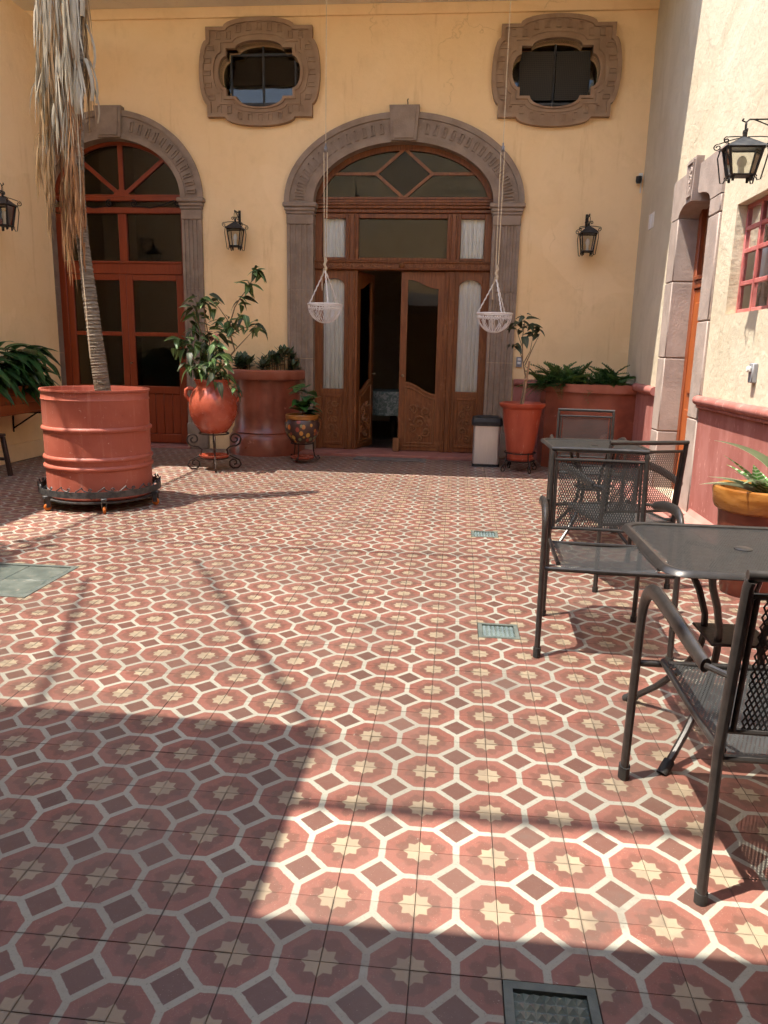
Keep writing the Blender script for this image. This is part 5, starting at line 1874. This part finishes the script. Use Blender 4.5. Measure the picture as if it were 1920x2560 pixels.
# ------------------------------------------------------------------ quarter-round corner planter with ferns
cp = thing('corner_planter', 'curved dark red concrete planter filling the right corner', 'planter', (0, 0, 0))


def cpl(off, n=18):
    # front runs from the back wall round to the right wall
    pts = []
    for i in range(n + 1):
        t_ = i / n
        x_ = 1.30 - off + (2.335 - 1.30 + off) * t_
        y_ = 7.55 - (.36 + off) * math.sin(min(1, t_ * 1.08 + .02) * PI * .62) ** .9
        pts.append((x_, y_))
    return [(1.30 - off, YB - .03)] + pts + [(2.338, YB - .03)]


a = MB()
a.plate([cpl(0)], 0, .905, lambda u_, v_, d: (u_, v_, d))
a.build('body', 'planter', cp, smooth=True)
a = MB()
a.plate([cpl(.035), [(x_ + .1 * (x_ < 1.4), min(y_ + .12, YB - .1)) if k else (x_ + .1, y_ - .04) for k, (x_, y_) in enumerate(cpl(-.01))][::-1]], .907, 1.0, lambda u_, v_, d: (u_, v_, d))
a.build('rim', 'planter_rim', cp, smooth=True)
a = MB()
a.add([(x_, y_, .955) for x_, y_ in cpl(-.02)], [tuple(range(len(cpl(0))))])
a.build('soil', 'soil', cp)
rebase(cp, (1.8, 7.6, 0))


def fern_me(L, W, m, curl, seed):
    """arching frond: midrib with paired leaflets"""
    rr = random.Random(seed)
    mb = MB()
    n = 15
    P_ = lambda t_: Vector((0.012 * math.sin(t_ * 3 + seed), L * (t_ - .16 * curl * t_ * t_), -curl * L * .6 * t_ * t_))
    mb.tube([P_(i / 6) for i in range(7)], [.0028, .0025, .002, .0018, .0015, .001, .0006], 4, cap=False)
    for i in range(1, n + 1):
        t_ = i / (n + .5)
        p = P_(t_)
        ll = W / 2 * (math.sin(PI * min(1, t_ ** .7 * .9 + .08)) ** .7) * rr.uniform(.85, 1.1)
        for sg in (-1, 1):
            tip = p + Vector((sg * ll, ll * .35, -ll * rr.uniform(.05, .4)))
            wv = Vector((0, L / n * .52, 0))
            mid = p.lerp(tip, .45)
            mb.add([p - wv * .4, mid - wv + Vector((0, 0, .002)), tip, mid + wv + Vector((0, 0, .002)), p + wv * .4], [(0, 1, 3, 4), (1, 2, 3)])
    return mb.data('leaf', m, True, 80)


bl = [fern_me(.34, .10, 'leaf_fern', 1.0, 1), fern_me(.28, .085, 'leaf_fern', 1.5, 2), fern_me(.32, .09, 'leaf_fern2', .7, 3)]
for lab, cx_, spread, n in (('left clump of arching fern leaves in the corner planter', 1.48, .20, 120), ('right clump of arching fern leaves in the corner planter, by the corner', 2.06, .17, 100)):
    t = thing('fern', lab, 'plant', (cx_, 7.52, .955))
    for i in range(n):
        x_, y_ = rnd.gauss(0, spread * .6), rnd.gauss(0, .08)
        az = rnd.uniform(0, 2 * PI) if rnd.random() < .5 else rnd.choice((PI / 2, PI / 2, -PI / 2)) + rnd.gauss(0, .6)
        put_leaf(rnd.choice(bl), t, (x_, y_, .01), az, rnd.uniform(.25, 1.3), rnd.uniform(-.5, .5), rnd.uniform(.75, 1.35))

# ------------------------------------------------------------------ small talavera pot with a rubber plant
TC = (-1.56, 7.14)
ts = thing('small_plant_stand', 'small black iron stand under the patterned pot', 'plant stand', (TC[0], TC[1], 0))
for k in range(3):
    q = k * 2 * PI / 3 + .4
    pl = lambda r2, z_, q=q: (r2 * math.cos(q), r2 * math.sin(q), z_)
    a = MB()
    a.tube([pl(.13, .245), pl(.135, .15), pl(.15, .08), pl(.19, .03), pl(.21, .05), pl(.2, .08), pl(.18, .075)], .007, 6)
    a.build('leg', 'iron', ts)
a = MB()
for rr, zz in ((.135, .235), (.13, .06)):
    a = MB()
    a.tube([(rr * math.cos(2 * PI * i / 28), rr * math.sin(2 * PI * i / 28), zz) for i in range(29)], .006, 6, cap=False)
    a.build('hoop', 'iron', ts)
a = MB()
a.lathe([(0, .045), (.12, .045), (.14, .065), (.143, .078), (.12, .07), (0, .06)], (0, 0, 0), 24)
a.build('saucer', 'clay', ts)
tp_ = thing('patterned_pot', 'dark glazed pot painted with orange and yellow petals', 'pot', (TC[0], TC[1], .242))
a = MB()
a.lathe([(0, 0), (.12, 0), (.14, .015), (.19, .1), (.208, .18), (.205, .235), (.185, .275)], (0, 0, 0), 36)
a.build('body', 'talavera', tp_)
a = MB()
a.lathe([(.183, .274), (.195, .285), (.20, .325), (.192, .335), (.178, .33), (.172, .30), (0, .30)], (0, 0, 0), 36)
a.build('rim', 'glaze', tp_)
rp = thing('rubber_plant', 'young broad leaved green plant in the patterned pot', 'plant', (TC[0], TC[1], .54))
a = MB()
a.tube([(0, 0, 0), (.01, 0, .15), (.0, -.02, .3)], [.01, .008, .005], 6)
a.tube([(0.01, 0, .08), (.07, -.02, .2), (.12, -.03, .28)], [.007, .006, .004], 6)
a.build('stem', 'twig', rp)
lr = [leaf_me('leaf', .27, .17, 'leaf_rubber', 7, .18, .45), leaf_me('leaf', .22, .15, 'leaf_rubber', 7, .2, .6)]
for i in range(26):
    zz = rnd.uniform(.03, .36)
    az = i * 2.4 + rnd.uniform(-.3, .3)
    put_leaf(rnd.choice(lr), rp, (.03 * math.cos(az) + .03, .03 * math.sin(az), zz), az, rnd.uniform(-.15, .7), rnd.uniform(-.3, .3), rnd.uniform(.7, 1.1))

# ------------------------------------------------------------------ steel bin
tbn = thing('pedal_bin', 'steel waste bin with a black lid right of the door', 'bin', (.625, 7.45, 0))


def rrect(hx, hy, r2, z_, n=5):
    p = []
    for k, (sx_, sy_) in enumerate(((1, 1), (-1, 1), (-1, -1), (1, -1))):
        for i in range(n + 1):
            a_ = k * PI / 2 + PI / 2 * i / n
            p.append((sx_ * (hx - r2) + r2 * math.cos(a_), sy_ * (hy - r2) + r2 * math.sin(a_), z_))
    return p


a = MB()
a.loft(rrect(.155, .125, .03, .03), rrect(.158, .128, .03, .49))
a.build('body', 'steel', tbn)
a = MB()
A_ = [rrect(.164, .135, .03, .485), rrect(.182, .15, .035, .49), rrect(.182, .15, .035, .535), rrect(.17, .14, .035, .578), rrect(.12, .1, .03, .595)]
for i in range(4):
    a.loft(A_[i], A_[i + 1])
a.add(A_[4], [tuple(range(len(A_[4])))])
a.build('lid', 'black_plastic', tbn)
a = MB()
a.loft(rrect(.162, .132, .03, 0), rrect(.16, .13, .03, .032))
a.build('base', 'black_plastic', tbn)

# ------------------------------------------------------------------ tall red pot with a young tree
RC = (1.0, 7.1)
rs_ = thing('low_plant_stand', 'low black iron stand under the tall red pot', 'plant stand', (RC[0], RC[1], 0))
for k in range(4):
    q = k * PI / 2 + .5
    pl = lambda r2, z_, q=q: (r2 * math.cos(q), r2 * math.sin(q), z_)
    a = MB()
    a.tube([pl(.175, .225), pl(.18, .14), pl(.2, .09), pl(.24, .04), pl(.235, .005), pl(.2, .004), pl(.19, .03)], .007, 6)
    a.tube(spiral(.20, .055, .03, .008, 0, 1.2, 14, pl), .006, 6)
    a.build('leg', 'iron', rs_)
a = MB()
for rr, zz in ((.178, .215), (.175, .125)):
    a = MB()
    a.tube([(rr * math.cos(2 * PI * i / 28), rr * math.sin(2 * PI * i / 28), zz) for i in range(29)], .007, 6, cap=False)
    a.build('hoop', 'iron', rs_)
a = MB()
a.tube([(-.17, 0, .12), (.17, 0, .12)], .006, 6)
a.tube([(0, -.17, .12), (0, .17, .12)], .006, 6)
a.build('cross_brace', 'iron', rs_)
a = MB()
a.lathe([(0, .128), (.15, .128), (.165, .145), (.166, .16), (0, .15)], (0, 0, 0), 26)
a.build('saucer', 'plastic_red', rs_)
tpp = thing('tall_red_pot', 'tall tapered red plastic pot right of the bin', 'pot', (RC[0], RC[1], .155))
a = MB()
nn = 10
prof = [(.0, 0), (.148, 0), (.150, .07), (.156, .075), (.205, .40), (.222, .56), (.25, .585), (.26, .60), (.262, .625), (.248, .632), (.235, .61), (.215, .58), (0, .57)]
a.lathe(prof, (0, 0, 0), 40)
a.build('body', 'plastic_red', tpp)
a = MB()
a.add([(.21 * math.cos(2 * PI * i / 24), .21 * math.sin(2 * PI * i / 24), .585) for i in range(24)], [tuple(range(24))])
a.build('soil', 'soil', tpp)
yt = thing('young_tree', 'young staked tree with few dark leaves in the tall red pot', 'tree', (RC[0], RC[1], .74))
Q = lambda x, z, y=0.0: (x - RC[0], y, z - .74)
a = MB()
for p_, r2 in (([Q(.97, .74), Q(1.0, .90), Q(1.02, 1.06), Q(.99, 1.18), Q(.97, 1.26), Q(.955, 1.5), Q(.97, 1.7)], .011), ([Q(.98, 1.22), Q(1.05, 1.36), Q(1.07, 1.52)], .006), ([Q(1.0, 1.2), Q(1.08, 1.4, .03), Q(1.15, 1.56, .04)], .006),
               ([Q(.97, 1.27), Q(.92, 1.38, -.03), Q(.88, 1.44, -.04)], .005), ([Q(.96, 1.4), Q(.9, 1.55), Q(.86, 1.66)], .005)):
    a.tube(p_, [r2 * (1 - .6 * i / (len(p_) - 1)) for i in range(len(p_))], 7)
a.build('trunk', 'twig', yt)
a = MB()
a.tube([Q(1.0, .74, -.02), Q(1.045, 1.25, -.02)], .011, 7)
a.tube([Q(.985, .74, .03), Q(1.012, 1.08, .01)], .008, 7)
a.tube([Q(1.0, 1.045, -.03), Q(1.045, 1.05, -.035)], .014, 7)
a.build('stake', 'cane', yt)
ly = [leaf_me('leaf', .15, .075, 'leaf_dull', 7, .3, .6), leaf_me('leaf', .12, .06, 'leaf_dull', 7, .3, .9)]
for (x, z, n) in ((.98, 1.73, 6), (.86, 1.67, 5), (.92, 1.6, 4), (1.01, 1.62, 7), (1.13, 1.6, 8), (.88, 1.42, 6), (.96, 1.53, 3), (1.06, 1.54, 5)):
    for i in range(n):
        p = Vector(Q(x, z)) + Vector((rnd.gauss(0, .03), rnd.gauss(0, .03), rnd.gauss(0, .02)))
        put_leaf(rnd.choice(ly), yt, p, rnd.uniform(0, 2 * PI), rnd.uniform(-.7, .6), rnd.uniform(-.5, .5), rnd.uniform(.7, 1.1))

# ------------------------------------------------------------------ trough and drooping plant on the left wall
tr_ = thing('wall_trough', 'red brown wooden trough on the left wall', 'planter', (-4.57, 6.0, .58))
a = MB()
a.bb(-.17, .17, -.62, .62, 0, .02)
a.bb(-.17, -.15, -.62, .62, .021, .30)
a.bb(-.149, .149, -.62, -.60, .021, .30)
a.bb(-.149, .149, .60, .62, .021, .30)
a.build('box', 'trough', tr_)
for z0 in (.021, .115, .209):
    a = MB()
    a.bb(.15, .17, -.62, .62, z0, z0 + .091, .004)
    a.build('board', 'trough', tr_)
for yy in (-.45, .45):
    a = MB()
    a.tube([(-.18, yy, -.24), (-.17, yy, -.02), (.16, yy, -.01)], .012, 6)
    a.tube([(-.18, yy, -.2), (.12, yy, -.012)], .009, 6)
    a.build('bracket', 'iron', tr_)
dp = thing('drooping_plant', 'dense plant with long drooping dark green leaves in the wall trough', 'plant', (-4.55, 6.05, .86))
ld = [leaf_me('leaf', .44, .135, 'leaf_dark', 9, .25, .95), leaf_me('leaf', .34, .10, 'leaf_dark', 9, .25, 1.2), leaf_me('leaf', .30, .095, 'leaf_rubber', 9, .25, .8)]
for i in range(150):
    y_ = rnd.uniform(-.55, .62)
    x_ = rnd.uniform(-.06, .12)
    az = rnd.gauss(-PI / 2, .75)
    if y_ > .35 and rnd.random() < .55:
        az = rnd.gauss(0, .5)
    h_ = rnd.random()
    put_leaf(rnd.choice(ld), dp, (x_, y_, .05 + .36 * h_), az, rnd.uniform(-.5, .35) + .5 * h_, rnd.uniform(-.35, .35), rnd.uniform(.75, 1.1))
a = MB()
for i in range(30):
    y_ = rnd.uniform(-.5, .55)
    a.tube([(0, y_, -.05), (rnd.uniform(-.03, .05), y_ + rnd.uniform(-.05, .05), .4)], .006, 5)
a.build('stems', 'twig', dp)

# dark wooden stool cut by the left edge
sb = thing('wooden_stool', 'dark wooden stool cut off by the left edge under the trough', 'stool', (-4.45, 5.36, 0))
for sx_ in (-1, 1):
    for sy_ in (-1, 1):
        a = MB()
        a.bb(-.02, .02, -.02, .02, 0, .40, .004, Matrix.Translation((sx_ * .2, sy_ * .17, 0)) @ Matrix.Rotation(sx_ * -.13, 4, 'Y'))
        a.build('leg', 'dark_wood', sb)
a = MB()
a.bb(-.17, .17, -.2, .2, .40, .43, .008)
a.bb(-.16, .16, -.168, -.14, .16, .19, .004)
a.bb(-.16, .16, .14, .168, .16, .19, .004)
a.build('seat', 'dark_wood', sb)

# ------------------------------------------------------------------ bromeliad in the yellow glazed pot
BC = (1.975, 2.74)
gp = thing('glazed_pot', 'wide yellow rimmed glazed pot at the right edge', 'pot', (BC[0], BC[1], 0))
a = MB()
a.lathe([(0, 0), (.14, 0), (.15, .02), (.19, .3), (.207, .49)], (0, 0, 0), 40)
a.build('body', 'glaze_dark', gp)
a = MB()
a.lathe([(.205, .488), (.228, .50), (.24, .53), (.248, .60), (.244, .617), (.228, .625), (.206, .615), (.196, .58), (.19, .51)], (0, 0, 0), 48)
a.build('rim', 'glaze', gp)
a = MB()
a.add([(.195 * math.cos(2 * PI * i / 24), .195 * math.sin(2 * PI * i / 24), .52) for i in range(24)], [tuple(range(24))])
a.build('soil', 'soil', gp)
br = thing('bromeliad', 'white banded bromeliad in the yellow rimmed pot', 'plant', (BC[0] + .03, BC[1], .53))
lb1 = leaf_me('leaf', .30, .085, 'leaf_brom', 10, .55, .35, .9, .35)
lb2 = leaf_me('leaf', .32, .11, 'leaf_brom2', 10, .5, .5, .9, .35)
for i in range(10):
    az = i * 2 * PI / 10 + rnd.uniform(-.25, .25)
    put_leaf(rnd.choice((lb1, lb1, lb2)), br, (.02 * math.cos(az), .02 * math.sin(az), .03), az, rnd.uniform(.5, 1.0), rnd.uniform(-.2, .2), rnd.uniform(.8, 1.1))
put_leaf(lb1, br, (-.02, 0, .06), 1.25, .95, .1, 1.0)
put_leaf(lb2, br, (-.02, .02, .04), 1.45, .45, .1, 1.05)
put_leaf(lb2, br, (-.01, -.04, .09), 2.3, .5, .1, .9)
put_leaf(lb2, br, (0, .0, .2), 1.55, .75, .1, 1.1)

# ------------------------------------------------------------------ small fittings
sw = thing('switch_box', 'grey switch box on the cream wall above the pink rail', 'switch', (XR, 3.72, 1.17))
a = MB()
a.bb(-.035, 0.002, -.035, .035, 0, .13, .006)
a.build('box', 'grey_plastic', sw)
a = MB()
a.bb(-.06, -.036, -.02, .02, .07, .11, .008)
a.build('cover', 'white', sw)
so2 = MB()
so2.bb(.975, 1.045, YB - .03, YB + .002, 1.165, 1.29, .006)
o = tag(so2.build('wall_socket', 'grey_plastic'), 'grey double socket on the yellow wall behind the young tree', 'socket')
a = MB()
for zz in (1.2, 1.245):
    a.bb(.99, 1.03, YB - .038, YB - .031, zz, zz + .03, .004)
a.build('outlet', 'white', o)
cm = thing('security_camera', 'small dark dome camera near the right corner of the yellow wall', 'camera', (2.28, YB, 3.32))
a = MB()
a.lathe([(0, -.06), (.025, -.055), (.034, -.03), (.034, .02), (.0, .03)], (-.01, -.07, .05), 16)
a.build('dome', 'black_plastic', cm)
a = MB()
a.tube([(-.01, -.07, .07), (.01, -.03, .085), (.02, 0, .085)], .014, 8)
a.bb(-.0, .045, -.012, .002, .05, .12, .004)
a.bb(.025, .04, -.01, .0, -.1, .049, .003)
a.build('mount', 'white', cm)
for yy in (7.18, 7.32):
    a = MB()
    a.bb(XR + .045, XR + .058, yy, yy + .1, 2.70, 2.86, .004)
    tag(a.build('cover_plate', 'white'), 'pale blank cover plate on the shaded strip of the right wall, %s of two' % ('nearer' if yy < 7.2 else 'farther'), 'cover plate')

# unseen leafy vine added over the left wall to shade the floor skylight
vn = thing('shade_vine', 'unseen leafy vine added over the left wall to cast leaf shade', 'vine', (XL, 1.78, 4.97))
a = MB()
for i in range(7):
    y_ = -.35 + i * .11
    a.tube([(-.1, y_, .02), (.12, y_ + .03, .07), (.38, y_ + .05, .0), (.55, y_ + .04, -.14 - .03 * (i % 3))], [.009, .008, .006, .003], 5)
a.build('stems', 'twig', vn)
lv = leaf_me('leaf', .13, .075, 'leaf', 5, .3, .6)
for i in range(150):
    put_leaf(lv, vn, (rnd.uniform(.05, .62), rnd.gauss(0, .2), rnd.uniform(-.16, .1)), rnd.uniform(0, 2 * PI), rnd.uniform(-.9, .4), rnd.uniform(-.5, .5), rnd.uniform(.7, 1.25))
